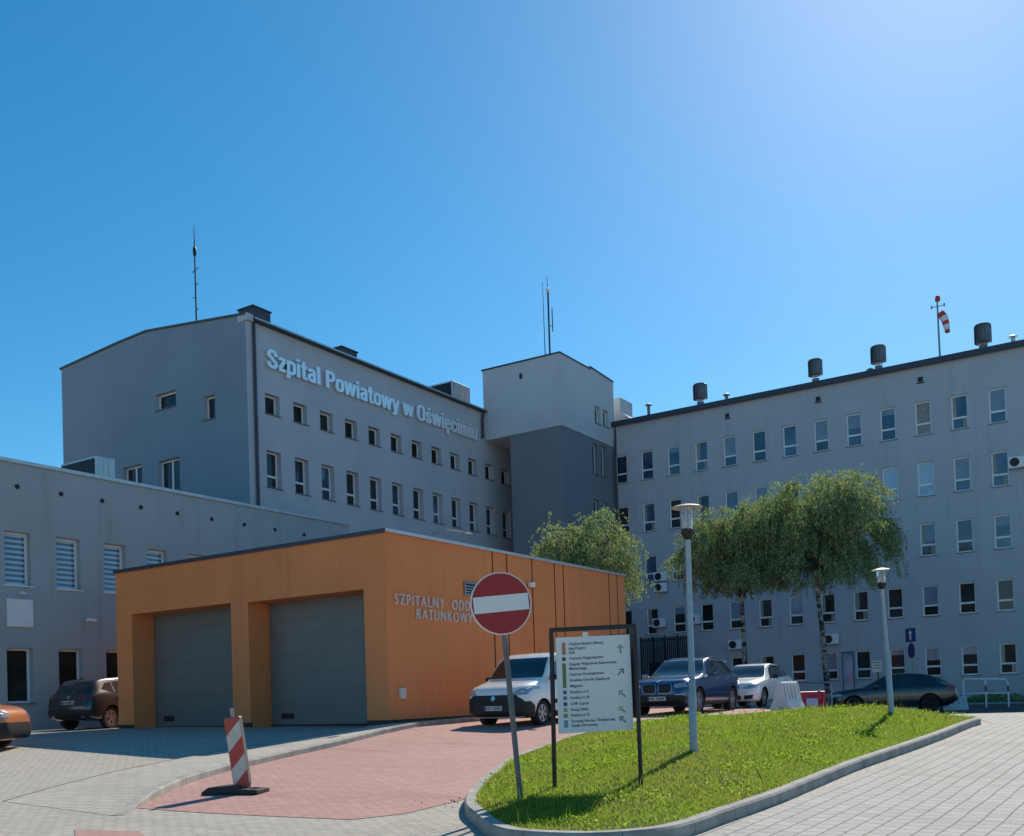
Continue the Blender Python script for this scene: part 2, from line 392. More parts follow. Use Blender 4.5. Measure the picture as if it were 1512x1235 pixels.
# right-hand road
sheet('road', [(-5.6, 7.2), (-3.9, 8.2), (-3.6, 12), (-3.4, 16), (-3.1, 20), (-3.0, 24.5), (-4.5, 30), (-5.5, 34.5), (14, 34.5), (14, -2), (-5.6, -2)], M['pav_r'], .006)
sheet('asphalt_road', [(-6.9, 34.51), (14, 34.51), (14, 49), (-6.9, 49)], M['asphalt'], .006)

def resample(pts, step, closed=False):
    p = [Vector(q) for q in pts]
    if closed: p.append(p[0].copy())
    # Catmull-Rom smoothing
    q = []
    for i in range(len(p)-1):
        a = p[i-1] if i > 0 else (p[-2] if closed else p[i]*2-p[i+1])
        b, c = p[i], p[i+1]
        d = p[i+2] if i+2 < len(p) else (p[1] if closed else c*2-b)
        for k in range(8):
            t = k/8
            q.append(.5*((2*b)+(c-a)*t+(2*a-5*b+4*c-d)*t*t+(3*b-a-3*c+d)*t**3))
    q.append(p[-1])
    L = [0]
    for i in range(1, len(q)): L.append(L[-1]+(q[i]-q[i-1]).length)
    n = max(2, int(L[-1]/step)); out = []; j = 0
    for k in range(n+1):
        s = L[-1]*k/n
        while j < len(q)-2 and L[j+1] < s: j += 1
        t = (s-L[j])/max(1e-9, L[j+1]-L[j]); out.append(q[j].lerp(q[j+1], min(1, t)))
    if closed: out.pop()
    return out
def normals2(p, closed):
    n = len(p); out = []
    for i in range(n):
        a = p[(i-1) % n] if (closed or i > 0) else p[0]
        b = p[(i+1) % n] if (closed or i < n-1) else p[-1]
        t = (b-a).normalized(); out.append(Vector((-t.y, t.x)))
    return out
def kerb(name, path, prof, hf=lambda i: 1.0, closed=False, per=8):
    """stones along the path; prof = (offset along the left normal, height) outline"""
    nn = normals2(path, closed); mb = MB(); n = len(path); N = n if closed else n-1
    ring = lambda i, t=0: [Vector((path[i % n].x+nn[i % n].x*o, path[i % n].y+nn[i % n].y*o, gz(path[i % n].x, path[i % n].y)+h*(hf(i) if h > 0 else 1))) for o, h in prof]
    k = len(prof)
    for a in range(0, N, per):
        b = min(a+per, N); rs = [ring(i) for i in range(a, b+1)]
        e = (rs[1][0]-rs[0][0]).normalized()*.004
        rs[0] = [v+e for v in rs[0]]; rs[-1] = [v-(rs[-1][0]-rs[-2][0]).normalized()*.004 for v in rs[-1]]
        vs = [v for r in rs for v in r]
        fs = [(i*k+j, (i+1)*k+j, (i+1)*k+(j+1) % k, i*k+(j+1) % k) for i in range(len(rs)-1) for j in range(k)]
        fs += [tuple(range(k)), tuple((len(rs)-1)*k+j for j in range(k-1, -1, -1))]
        mb.add(vs, fs)
    return structure(mb.build(name, M['concrete']))
# raised walk beside the garage with its kerb
ko = resample([Vector(p) for p in kerb_o], .125)
kh = lambda i: max(.06, min(1, (i*.125)/1.5))
kerb('kerb', ko, [(0, -.05), (0, .10), (.02, .125), (.15, .125), (.15, -.05)], kh)
nn = normals2(ko, False)
inner = resample([Vector(XY(5.5, 1184)), Vector(XY(83, 1156, .08)), Vector(XY(194, 1130, .1)), Vector(XY(328, 1107, .1)), Vector(XY(420, 1094, .1)), Vector((-16.36, 19.40)), Vector((-16.36, 24)), Vector((-16.36, 28)), Vector((-16.36, 33.3))], .1)
def along(p, t):
    x = t*(len(p)-1); i = min(int(x), len(p)-2); return p[i].lerp(p[i+1], x-i)
mb = MB(); rows = []; NS = 150
oin = [p+n*.15 for p, n in zip(ko, nn)]
# pair both edges by matching progress along Y
for k in range(NS+1):
    t = k/NS; a = along(oin, t); ha = .004+.118*min(1, k/18); b = along(inner, t)
    hb = min(.10, .004+.1*max(0, min(1, (k/NS)*3)))
    rows.append([Vector((a.x+(b.x-a.x)*w, a.y+(b.y-a.y)*w, 0)) for w in (0, .33, .66, 1)])
    for j, w in enumerate((0, .33, .66, 1)): q = rows[-1][j]; q.z = gz(q.x, q.y)+ha*(1-w)+hb*w
    q = rows[-1][3]; rows[-1].append(Vector((q.x, q.y, gz(q.x, q.y)-.05)))
vs = [v for r in rows for v in r]
mb.add(vs, [(i*5+j, i*5+j+1, i*5+5+j+1, i*5+5+j) for i in range(NS) for j in range(4)])
structure(mb.build('pavement', M['pav_s']))
mb = MB(); jv = []
for r in rows:
    q = r[3]; e = (r[3]-r[2]); e.z = 0; e = e.normalized()*.022 if e.length > 1e-6 else Vector((-.022, 0, 0)); jv += [q+e*-.2+Vector((0, 0, .004)), q+e+Vector((0, 0, .004)), Vector((q.x+e.x*1.05, q.y+e.y*1.05, gz(q.x+e.x, q.y+e.y)-.03))]
mb.add(jv, [(i*3+j, i*3+j+1, i*3+j+4, i*3+j+3) for i in range(NS) for j in (0, 1)])
structure(mb.build('joint_strip', mat('joint_dark', (.035, .033, .03), .9)))
# grass island
isl = [XY(u, v, .14) for u, v in ((688, 1172), (686, 1184), (690, 1192), (699, 1199), (712, 1211), (728, 1219.6), (754, 1226), (800, 1229.5), (860, 1231), (930, 1228), (1000, 1219), (1075, 1195), (1152, 1169), (1215, 1144), (1271, 1122), (1325, 1104), (1372, 1088), (1410, 1074), (1436, 1064))]
tip = isl[-1]
isl += [(tip[0]+.05, tip[1]+.9), (tip[0]-.25, tip[1]+1.5), (tip[0]-1.2, tip[1]+1.9), (tip[0]-3.2, tip[1]+1.6), (-8.0, 22.3), (-9.3, 21.3)]
isl += [XY(u, v, .14) for u, v in ((950, 1063), (846, 1085), (800, 1101), (770, 1111), (744, 1123), (717, 1143), (699, 1158))]
ip = resample([Vector(p) for p in isl], .125, True)
def area(p): return sum(p[i].x*p[(i+1) % len(p)].y-p[(i+1) % len(p)].x*p[i].y for i in range(len(p)))/2
if area(ip) < 0: ip = ip[::-1]
kerb('island_kerb', ip, [(0, -.05), (0, .12), (.02, .145), (.15, .145), (.15, -.05)], closed=True)
inn = normals2(ip, True)
ii = [p+n*.15 for p, n in zip(ip, inn)]
IA = np.array([(p.x, p.y) for p in ii])
def edge_dist(x, y):
    return np.sqrt(((IA-np.array([x, y]))**2).sum(1).min())
def mound(x, y):
    t = min(1, edge_dist(x, y)/2.6); t = t*t*(3-2*t)
    return gz(x, y)+.125+MOUND*t*min(1, max(.25, (depth(x, y)-10)/8))+.03*math.sin(x*1.7+y*.9)*t
MOUND = .34
GX0, GY0 = IA.min(0); GX1, GY1 = IA.max(0)
cuts = [((x, 0), (1, 0)) for x in np.arange(GX0+.3, GX1, .45)]+[((0, y), (0, 1)) for y in np.arange(GY0+.3, GY1, .45)]
bm = fill([tuple(p) for p in IA[::2]], cuts, mound)
me = D.meshes.new('grass_island'); bm.to_mesh(me); bm.free(); me.materials.append(M['soil']); me.polygons.foreach_set('use_smooth', [True]*len(me.polygons))
structure(link('grass_island', me))

# ------------------------------------------------------------------ building helpers
def wall_rect(mb, O, ux, W_, z0, z1, ops, dep, n, mi=0, rmi=0):
    """wall face from O along ux, outward normal n, openings (a0,a1,z0,z1) with reveals dep deep"""
    O, ux, n = Vector(O), Vector(ux), Vector(n)
    P = lambda a, z, b=0: Vector((O.x+ux.x*a-n.x*b, O.y+ux.y*a-n.y*b, z))
    xs = sorted({0, W_, *[round(o[k], 4) for o in ops for k in (0, 1)]})
    zs = sorted({z0, z1, *[round(o[k], 4) for o in ops for k in (2, 3)]})
    idx = {}; vs = []; fs = []
    def vi(a, z):
        if (a, z) not in idx: idx[(a, z)] = len(vs); vs.append(P(a, z))
        return idx[(a, z)]
    for i in range(len(xs)-1):
        for j in range(len(zs)-1):
            cx, cz = (xs[i]+xs[i+1])/2, (zs[j]+zs[j+1])/2
            if any(o[0] < cx < o[1] and o[2] < cz < o[3] for o in ops): continue
            fs.append((vi(xs[i], zs[j]), vi(xs[i+1], zs[j]), vi(xs[i+1], zs[j+1]), vi(xs[i], zs[j+1])))
    mb.add(vs, fs, mi)
    for a0, a1, b0, b1 in ops:
        r = [(a0, b0), (a1, b0), (a1, b1), (a0, b1)]
        for k in range(4):
            p, q = r[k], r[(k+1) % 4]
            mb.quad(P(*p), P(*q), P(*q, dep), P(*p, dep), rmi)
_win = {}
def window_meshes(w, h, dep, style, pane, sillm='sill'):
    key = (round(w, 3), round(h, 3), dep, style, pane, sillm)
    if key in _win: return _win[key]
    fr, gl, si = MB(), MB(), MB()
    t = .075; y0, y1 = dep-.045, dep+.03
    fr.box(0, t, y0, y1, 0, h); fr.box(w-t, w, y0, y1, 0, h)
    fr.box(t, w-t, y0, y1, 0, t); fr.box(t, w-t, y0, y1, h-t, h)
    if style == 'hopper':
        zt = h*.34; fr.box(t, w-t, y0-.012, y1, zt-.05, zt+.05)
        gl.box(t, w-t, dep-.01, dep+.01, t, zt-.05); gl.box(t, w-t, dep-.01, dep+.01, zt+.05, h-t)
    elif style == 'double':
        fr.box(w/2-.05, w/2+.05, y0-.012, y1, t, h-t)
        gl.box(t, w/2-.05, dep-.01, dep+.01, t, h-t); gl.box(w/2+.05, w-t, dep-.01, dep+.01, t, h-t)
    else:
        gl.box(t, w-t, dep-.01, dep+.01, t, h-t)
    si.box(-.06, w+.06, -.07, dep-.05, -.035, -.003)
    r = (fr.mesh('window', M['pvc']), gl.mesh('pane', M[pane]), si.mesh('sill', M[sillm]))
    _win[key] = r; return r
def window(parent, O, rz, w, h, dep, style='hopper', pane='g_dark', sillm='sill'):
    a, b, c = window_meshes(w, h, dep, style, pane, sillm)
    o = link('window', a, parent); o.location = Vector(O)-parent.location; o.rotation_euler = (0, 0, rz); o['_w'] = 0
    for nm, me in (('pane', b), ('sill', c)):
        q = D.objects.new(nm, me); COL.objects.link(q); q.parent = o
    return o
def add_blind(win, w, h, dep, z0, z1, m, x0=0.0, x1=1.0):
    # cloth hanging just behind the outer glass line, between frame and transom
    mb = MB(); a, b = .075+(w-.15)*x0, .075+(w-.15)*x1; mb.box(a, b, dep-.022, dep-.013, z0, z1); q = D.objects.new('blind', mb.mesh('blind', m)); COL.objects.link(q); q.parent = win
def vent_row(parent, pts, n, name='wall_vent', r=.09):
    for p in pts:
        mb = MB(); mb.lathe([(r*1.25, 0), (r*1.25, .03), (r, .035), (r, .02), (.01, .018)], p, n, 14); mb.build(name, M['black'], parent)

# ------------------------------------------------------------------ hospital wing with the big lettering
XA, YA = -34.084, 31.018
Z = lambda zrel: CZ+zrel*1.0504
wing = thing('hospital_wing', (XA, YA, 1.05), 'long grey hospital wing with pale blue lettering across its upper wall', 'building', world=True)
mb = MB()
LA = 30.0; ztop = 19.42
w1, s1, a0 = .8757*1.0504, 1.7275*1.0504, 30.5554*1.0504-YA
opsA = []
for i in range(13):
    for zt, zb in ((13.8676, 12.9477), (11.3065, 9.6477)): opsA.append((a0+i*s1, a0+i*s1+w1, Z(zb), Z(zt)))
wall_rect(mb, (XA, YA, 0), (0, 1, 0), LA, 1.0, ztop, opsA, .34, (1, 0, 0), 0, 1)
mb.build('wall', [M['wall'], M['reveal']], wing)
mb = MB()
XW = XA-14.35
e = [(XA-.62-(-35.32*1.0504-XA)*0, 0)]
def ex(x): return (x*1.0504)-XW
opsE = [(ex(-38.69), ex(-37.21), Z(15.60-CZ), Z(16.36-CZ)), (ex(-35.32), ex(-34.54), Z(14.55-CZ), Z(15.62-CZ)),
        (ex(-41.28), ex(-39.80), Z(11.7-CZ), Z(13.30-CZ)), (ex(-38.62), ex(-37.06), Z(11.7-CZ), Z(13.20-CZ))]
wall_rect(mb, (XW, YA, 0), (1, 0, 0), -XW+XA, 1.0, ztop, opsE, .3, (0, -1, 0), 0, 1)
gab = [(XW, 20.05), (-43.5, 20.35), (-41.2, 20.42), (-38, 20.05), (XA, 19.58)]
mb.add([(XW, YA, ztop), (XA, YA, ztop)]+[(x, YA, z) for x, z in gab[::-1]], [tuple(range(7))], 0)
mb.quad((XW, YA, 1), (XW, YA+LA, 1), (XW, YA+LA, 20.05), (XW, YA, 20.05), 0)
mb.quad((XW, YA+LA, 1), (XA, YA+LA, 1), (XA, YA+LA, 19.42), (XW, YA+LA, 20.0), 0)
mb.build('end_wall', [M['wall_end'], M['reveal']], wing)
mb = MB()
for i in range(len(gab)-1):
    (xa, za), (xb, zb) = gab[i], gab[i+1]
    mb.prism([(xa-(.1 if i == 0 else 0), YA-.06, za-.03), (xb, YA-.06, zb-.03), (xb, YA-.06, zb+.07), (xa-(.1 if i == 0 else 0), YA-.06, za+.07)], (0, LA+.1, 0))
roofA = mb.build('roof', M['roof'], wing)
mb = MB()                                      # eaves overhang and gutter along the lettered side
mb.box(XA-.02, XA+.30, YA+.35, YA+LA, 19.35, 19.39); mb.box(XA+.24, XA+.30, YA+.35, YA+LA, 19.39, 19.44)
mb.build('eaves', M['coping'], wing)
mb = MB(); mb.box(XA+.302, XA+.335, YA+.3, YA+LA, 19.40, 19.47); mb.build('drip_edge', M['coping_l'], wing)
mb = MB(); mb.tube([(XA+.09, YA+.42, 19.3), (XA+.09, YA+.42, 1.1)], .075); mb.build('downpipe', M['coping'], wing)
mb = MB(); mb.tube([(XA+.25, 49.9, 19.3), (XA+.1, 49.95, 18.9), (XA+.1, 49.95, 17.7)], .075); mb.build('downpipe', M['coping'], wing)
mb = MB(); mb.box(XA-.5, XA+.16, YA-.02, YA+.34, 19.3, 19.62); mb.build('parapet_cap', M['wall'], wing)
panesA2 = ['g_dark', 'g_dark', 'g_mid', 'g_dark', 'g_dark', 'g_mid', 'g_dark', 'g_blind', 'g_dark', 'g_dark', 'g_dark', 'g_dark', 'g_dark']
for i in range(13):
    y = YA+a0+i*s1
    window(wing, (XA, y, Z(12.9477)), R(90), w1, (13.8676-12.9477)*1.0504, .34, 'single', 'g_low')
    window(wing, (XA, y, Z(9.6477)), R(90), w1, (11.3065-9.6477)*1.0504, .34, 'hopper', panesA2[i])
for o, st in zip(opsE, ('single', 'single', 'double', 'double')):
    window(wing, (XW+o[0], YA, o[2]), 0, o[1]-o[0], o[3]-o[2], .3, st, 'g_dark')
def chimney(u0, u1, vt, vb, X, parent, mats, top=.06, name='chimney', lateral_depth=1.0):
    p, q = atX(u0, vb, X), atX(u1, vt, X)
    y0, y1 = sorted((p.y, q.y)); mb = MB()
    mb.box(X-lateral_depth, X, y0, y1, 19.45, q.z-top); mb.box(X-lateral_depth-.06, X+.06, y0-.06, y1+.06, q.z-top, q.z)
    return mb.build(name, mats, parent)
# each stack is a sub-part of the roof
chimney(374, 399, 461, 478, XA-1.1, roofA, M['chim'])
chimney(505, 527, 520, 536, XA-1.1, roofA, M['chim'])
# lettering
sign = thing('wall_lettering', (XA, 32, 17.3), 'pale blue raised letters Szpital Powiatowy w Oświęcimiu on the long grey wing', 'sign', world=True)
yl0, yl1 = 32.15, 49.30
words = ['Szpital', 'Powiatowy', 'w', 'Oświęcimiu']; gap = .26
kx = (yl1-yl0)/(sum(map(word_width, words))+3*gap); xx = 0
for wd in words:
    mb = MB(); xx = stroke_word(mb, wd, (XA+.08, yl0, 17.42), (0, 1, 0), (0, 0, 1), (1, 0, 0), kx, .88, .10, xx)+gap
    mb.build('word', M['letter'], sign)

# ------------------------------------------------------------------ stair tower
XT, YT = -28.5, 50.25
tw = thing('stair_tower', (XT, YT, 1.05), 'pale grey stair tower with a darker shaft at the inner corner of the hospital', 'building', world=True)
mb = MB(); zt, zb = 22.0, 17.62
L0, YE = -34.06, 57.2
tops = [(50.2, 54.59-50.25, 0)]
opsT = [(54.50-YT, 55.22-YT, 18.69, 19.78), (55.62-YT, 56.36-YT, 18.72, 19.8)]
wall_rect(mb, (XT, YT, 0), (0, 1, 0), YE-YT, zb, 21.9, opsT, .25, (1, 0, 0))
mb.add([(XT, YT, 21.9), (XT, YE, 21.9), (XT, 54.05, 22.06), (XT, YT, 21.92)], [(0, 1, 2, 3)])
mb.quad((L0, YT, zb), (XT, YT, zb), (XT, YT, 21.92), (L0, YT, 21.98))
mb.quad((L0, YT, zb), (L0, YE, zb), (L0, YE, 21.98), (L0, YT, 21.98))
mb.quad((L0, YE, zb), (XT, YE, zb), (XT, YE, 21.9), (L0, YE, 21.98))
mb.quad((L0, YT, zb), (XT, YT, zb), (XT, YE, zb), (L0, YE, zb))
mb.build('head_wall', M['tower'], tw)
mb = MB()
mb.prism([(L0-.06, YT-.06, 21.99), (L0-.06, YT-.06, 22.07), (XT+.06, YT-.06, 22.0), (XT+.06, YT-.06, 21.93)], (0, 3.86, 0))
mb.prism([(XT+.06, 54.05, 22.06), (XT+.06, 54.05, 22.14), (XT+.06, YE, 21.98), (XT+.06, YE, 21.9)], (L0-XT-.12, 0, 0))
mb.build('roof', M['coping'], tw)
mb = MB(); xs = -32.2
opsS = [(54.1-YT, 54.78-YT, 15.4, 17.33), (55.25-YT, 55.92-YT, 15.45, 17.4), (54.1-YT, 54.78-YT, 12.0, 13.79), (55.25-YT, 55.92-YT, 12.0, 13.8)]
wall_rect(mb, (XT-.05, YT+.05, 0), (0, 1, 0), YE-YT-.05, 1, zb+.02, [(a-.05, b-.05, c, d) for a, b, c, d in opsS], .25, (1, 0, 0))
mb.quad((xs, YT+.05, 1), (XT-.05, YT+.05, 1), (XT-.05, YT+.05, zb+.02), (xs, YT+.05, zb+.02))
mb.quad((xs, YT+.05, 1), (xs, YE+2, 1), (xs, YE+2, zb+.02), (xs, YT+.05, zb+.02))
mb.build('shaft', M['shaft'], tw)
for a, b, c, d in opsT: window(tw, (XT, YT+a, c), R(90), b-a, d-c, .25, 'single', 'g_mid')
for a, b, c, d in opsS: window(tw, (XT-.05, YT+a, c), R(90), b-a, d-c, .25, 'single', 'g_dark')
mb = MB(); p = atY(769, 556, YT); mb.box(p.x-.09, p.x+.09, YT-.03, YT+.02, p.z-.16, p.z+.16); mb.build('wall_vent', M['black'], tw)
mb = MB(); mb.tube([(XT+.12, 57.1, 19.0), (XT+.12, 56.9, 16.8), (XT+.12, 56.95, 2)], .08); mb.build('downpipe', M['coping'], tw)

# ------------------------------------------------------------------ five-storey block
YB = 57.03; XB0, XB1 = -33.0, 5.0
blk = thing('hospital_block', (-12, YB, 1.0), 'five storey grey hospital block with rows of white framed windows', 'building', world=True)
rowsB = ((17.02, 15.18), (13.68, 11.83), (10.34, 8.55), (6.95, 5.27), (3.58, 1.98))
mb = MB(); ops = []; spec = []
wB = .8325
for r, (zt_, zb_) in enumerate(rowsB):
    for i in range(-2, 13):
        x = -24.7948+1.8346*i
        ops.append((x-XB0, x+wB-XB0, zb_, zt_)); spec.append((r, i, x, zb_, zt_-zb_))
wall_rect(mb, (XB0, YB, 0), (1, 0, 0), XB1-XB0, .5, 18.95, ops, .17, (0, -1, 0), 0, 0)
mb.quad((XB1, YB, .5), (XB1, YB+14, .5), (XB1, YB+14, 18.95), (XB1, YB, 18.95))
mb.quad((XB0, YB+14, .5), (XB1, YB+14, .5), (XB1, YB+14, 18.95), (XB0, YB+14, 18.95))
mb.build('wall', M['wall_b'], blk)
mb = MB(); mb.box(XB0, XB1+.3, YB-.28, YB+14.3, 18.95, 19.02); mb.box(XB0, XB1+.3, YB-.31, YB-.14, 18.90, 19.20)
mb.prism([(XB0, YB-.135, 19.03), (XB0, YB-.135, 19.2), (XB0, YB+7, 19.5), (XB0, YB+14.2, 19.1), (XB0, YB+14.2, 19.03)], (XB1-XB0, 0, 0))
roofB = mb.build('roof', M['coping'], blk)
pr = random.Random(11)
rowp = {0: 'mid mid mid mid blind mid blind mid curt blind blind'.split(), 1: 'dark dark blind blind dark dark dark light light blind blind'.split()}
for r, i, x, zb_, h in spec:
    st = 'hopper'
    pn = pr.choice(['g_dark', 'g_dark', 'g_mid', 'g_mid', 'g_blind', 'g_curt'])
    if r == 0 and 0 <= i < 11: pn = 'g_'+rowp[0][i]
    if r == 1 and 0 <= i < 11: pn = 'g_'+rowp[1][i]
    if r >= 3: pn = pr.choice(['g_dark', 'g_dark', 'g_curt', 'g_mid'])
    if r == 2 and i == 10: pn = 'g_blind'
    if r == 4: pn = pr.choice(['g_low', 'g_low', 'g_lowc'])
    elif r == 3: pn = pr.choice(['g_low', 'g_dark', 'g_lowc'])
    wn = window(blk, (x, YB, zb_), 0, wB, h, .17, st, pn)
    zt2 = h*.34+.055
    if r == 1 and 5 <= i <= 8: add_blind(wn, wB, h, .17, zt2, h-.07, M['blind_c'])
    elif r == 0 and i in (8,): add_blind(wn, wB, h, .17, .07, h*.34-.055, M['curtain']); add_blind(wn, wB, h, .17, zt2, h-.07, M['curtain'])
    elif pr.random() < .24: add_blind(wn, wB, h, .17, zt2+(h-.07-zt2)*pr.choice((0, .3, .55, .7)), h-.07, M['blind'])
    elif pr.random() < .28: add_blind(wn, wB, h, .17, zt2, h-.07, M['curtain'], 0, pr.choice((.25, .35))); add_blind(wn, wB, h, .17, .07, h*.34-.055, M['curtain'], pr.choice((.6, .7)), 1)
for u, v in ((1074, 614), (1208, 589.5), (1359, 560.5)):
    p = atY(u, v, YB); mb = MB(); mb.box(p.x-.13, p.x+.13, YB-.03, YB+.01, p.z-.13, p.z+.13); mb.box(p.x-.2, p.x+.2, YB-.05, YB+.01, p.z-.22, p.z-.17); mb.build('wall_vent', M['black'], blk)
p = atY(912, 600, YB+1.5); q = atY(935, 612, YB+1.5)
mb = MB(); mb.box(p.x-1.2, p.x+.35, YB+1.2, YB+3, 19.2, p.z+.45); mb.prism([(p.x+.352, YB+1.2, 19.2), (p.x+.352, YB+1.2, p.z-.5), (q.x+.5, YB+1.2, 19.2)], (0, 1.8, 0)); mb.build('roof_hatch', M['tower'], blk)

# ------------------------------------------------------------------ annex on the left
XC = -31.6; kC = 31.6/30.6; zC = lambda z: CZ+(z-CZ)*kC
anx = thing('annex_building', (XC, 20, 1.05), 'two storey grey annex with day and night blinds at the left behind the orange garage', 'building', world=True)
mb = MB(); Y0, Y1 = 6.0, 33.77*kC; zr = zC(9.80)
ops = []; sp_ = []
for i in range(-3, 8):
    y = (17.48+1.785*i)*kC
    ops += [(y-Y0, y+.91-Y0, zC(5.75), zC(7.5)), (y-Y0, y+.91-Y0, zC(1.93), zC(3.72))]; sp_.append(y)
wall_rect(mb, (XC, Y0, 0), (0, 1, 0), Y1-Y0, .9, zr, ops, .28, (1, 0, 0), 0, 0)
mb.quad((XA+.002, Y1, .9), (XC, Y1, .9), (XC, Y1, zr), (XA+.002, Y1, zr))
mb.quad((XC-15, Y0, .9), (XC, Y0, .9), (XC, Y0, zr), (XC-15, Y0, zr))
mb.quad((XC-15, Y0, .9), (XC-15, YA, .9), (XC-15, YA, zr), (XC-15, Y0, zr))
mb.build('wall', M['wall_c'], anx)
mb = MB(); mb.box(XC-15.05, XC-.03, Y0, YA-.07, zr-.15, zr-.02); mb.box(XA+.0020, XC-.03, YA-.07, Y1, zr-.15, zr-.02); mb.build('roof', M['roof'], anx)
mb = MB(); mb.box(XC-.14, XC+.07, Y0, Y1+.05, zr+.01, zr+.06); mb.box(XC+.04, XC+.07, Y0, Y1+.05, zr-.06, zr+.01); mb.tube([(XC+.05, Y1+.03, zr), (XC+.05, Y1+.05, zr+.22)], .03); mb.build('coping', M['coping_l'], anx)
for y in sp_:
    window(anx, (XC, y, zC(5.75)), R(90), .91, 1.75*kC, .28, 'single', 'g_stripe', 'pvc')
    window(anx, (XC, y, zC(1.93)), R(90), .91, 1.79*kC, .28, 'single', 'g_low')
vent_row(anx, [(XC, (17.94+1.52*i+.012*i*i)*kC, zC(8.98)) for i in range(-3, 10)], (1, 0, 0), r=.065)
mb = MB(); a, b = atX(9, 884, XC), atX(48, 927, XC); mb.box(XC+.02, XC+.06, a.y, b.y, b.z, a.z)
pl = mb.build('wall_plaque', M['white']); tag(pl, 'white rectangular plaque on the grey annex wall between two window rows', 'plaque')

# ------------------------------------------------------------------ orange ambulance garage
XO, YO = -16.38, 19.42; XO0, YO1 = -27.65, 33.26
gar = thing('ambulance_garage', (XO, YO, 1.05), 'low orange rendered ambulance garage with two big grey doors', 'building', world=True)
ztO = 6.03
mb = MB()
ops = [(-26.87-XO0, -22.27-XO0, .9, 4.62), (-21.55-XO0, -17.15-XO0, .9, 4.58)]
wall_rect(mb, (XO0, YO, 0), (1, 0, 0), XO-XO0, .9, ztO, ops, .95, (0, -1, 0))
grooves = [atX(u, 830, XO).y for u in (727, 748, 785, 818, 831, 898, 910)]
wall_rect(mb, (XO, YO, 0), (0, 1, 0), YO1-YO, .9, ztO, [(g-YO-.035, g-YO+.035, .9, ztO) for g in grooves], .04, (1, 0, 0), 0, 1)
for g in grooves: mb.quad((XO-.04, g-.035, .9), (XO-.04, g+.035, .9), (XO-.04, g+.035, ztO), (XO-.04, g-.035, ztO), 1)
mb.quad((XO0, YO, .9), (XO0, YO1, .9), (XO0, YO1, ztO), (XO0, YO, ztO))
mb.quad((XO0, YO1, .9), (XO, YO1, .9), (XO, YO1, ztO), (XO0, YO1, ztO))
mb.build('wall', [M['orange'], M['orange_groove']], gar)
mb = MB(); mb.box(XO0, XO-.1, YO+.1, YO1, ztO-.12, ztO-.02); mb.build('roof', M['roof'], gar)
mb = MB(); mb.box(XO0-.05, XO+.05, YO-.05, YO+.2, ztO+.002, ztO+.06); mb.box(XO-.2, XO+.05, YO+.2, YO1+.05, ztO+.002, ztO+.06); mb.box(XO0-.05, XO0+.2, YO+.2, YO1+.05, ztO+.002, ztO+.06)
mb.box(XO0-.05, XO+.05, YO-.055, YO-.05, ztO-.05, ztO+.06)
mb.build('coping', M['coping'], gar)
mb = MB(); mb.box(XO+.051, XO+.06, YO-.04, YO1+.05, ztO-.02, ztO+.065); mb.build('drip_edge', M['coping_l'], gar)
for a0_, a1_, zt_ in ((-26.87, -22.27, 4.62), (-21.55, -17.15, 4.58)):
    mb = MB(); N = 7; h = (zt_-.98)/N
    for k in range(N): mb.box(a0_+.02, a1_-.02, YO+.80, YO+.86, .98+k*h+.003, .98+(k+1)*h-.001)
    mb.box(a0_+.01, a1_-.01, YO+.84, YO+.92, .95, zt_-.005)
    dr = mb.build('garage_door', M['door'], gar)
    mb = MB(); mb.box(a0_+.42, a0_+.92, YO+.78, YO+.798, 1.2, 1.36); mb.build('door_grille', M['black'], dr)
    mb = MB(); mb.box(a0_, a1_, YO+.76, YO+.80, .94, 1.03); mb.build('door_seal', M['black'], dr)
plm = mat('dark_plinth', (.055, .05, .05), .9)
for q in ((XO0, -26.87, YO-.012, YO+.05), (-22.27, -21.55, YO-.012, YO+.05), (-17.15, XO+.012, YO-.012, YO+.05), (XO-.05, XO+.012, YO+.051, YO1)):
    mb = MB(); mb.box(*q, 1.0, 1.13); mb.build('plinth', plm, gar)
# grille, box on the wall
a, b = atX(684, 860, XO), atX(702, 882, XO)
mb = MB(); y0, y1, z0, z1 = a.y, a.y+1.15, b.z, a.z+.02
mb.box(XO+.01, XO+.05, y0, y0+.06, z0, z1); mb.box(XO+.01, XO+.05, y1-.06, y1, z0, z1); mb.box(XO+.01, XO+.05, y0+.06, y1-.06, z0, z0+.05); mb.box(XO+.01, XO+.05, y0+.06, y1-.06, z1-.05, z1)
vg = mb.build('vent_frame', M['steel'], gar)
mb = MB()
for k in range(4): z = z0+.07+k*(z1-z0-.1)/4; mb.obox((XO+.012, y0+.06, z), (.03, 0, -.035), (0, y1-y0-.12, 0), (.004, 0, .012))
mb.build('vent_slats', M['coping_l'], vg)
mb = MB(); mb.box(XO+.004, XO+.01, y0+.06, y1-.06, z0+.05, z1-.05); mb.build('vent_void', M['black'], vg)
lt = thing('wall_lettering', (XO, 19.7, 4.1), 'white metal letters reading SZPITALNY ODDZIAŁ RATUNKOWY on the orange garage wall', 'sign', world=True)
for wds, ya, yb, z, cap in (('SZPITALNY', 19.70, 21.82, 4.41, .27), ('ODDZIAŁ', 22.20, 23.93, 4.41, .27), ('RATUNKOWY', 20.60, 23.15, 4.06, .27)):
    mb = MB(); add_text(mb, wds, (XO+.03, ya, z-.27), (0, 1, 0), (0, 0, 1), (1, 0, 0), width=yb-ya, cap=cap, bold=-.012, ext=.04, space=1.25); mb.build('word', M['letter_w'], lt)

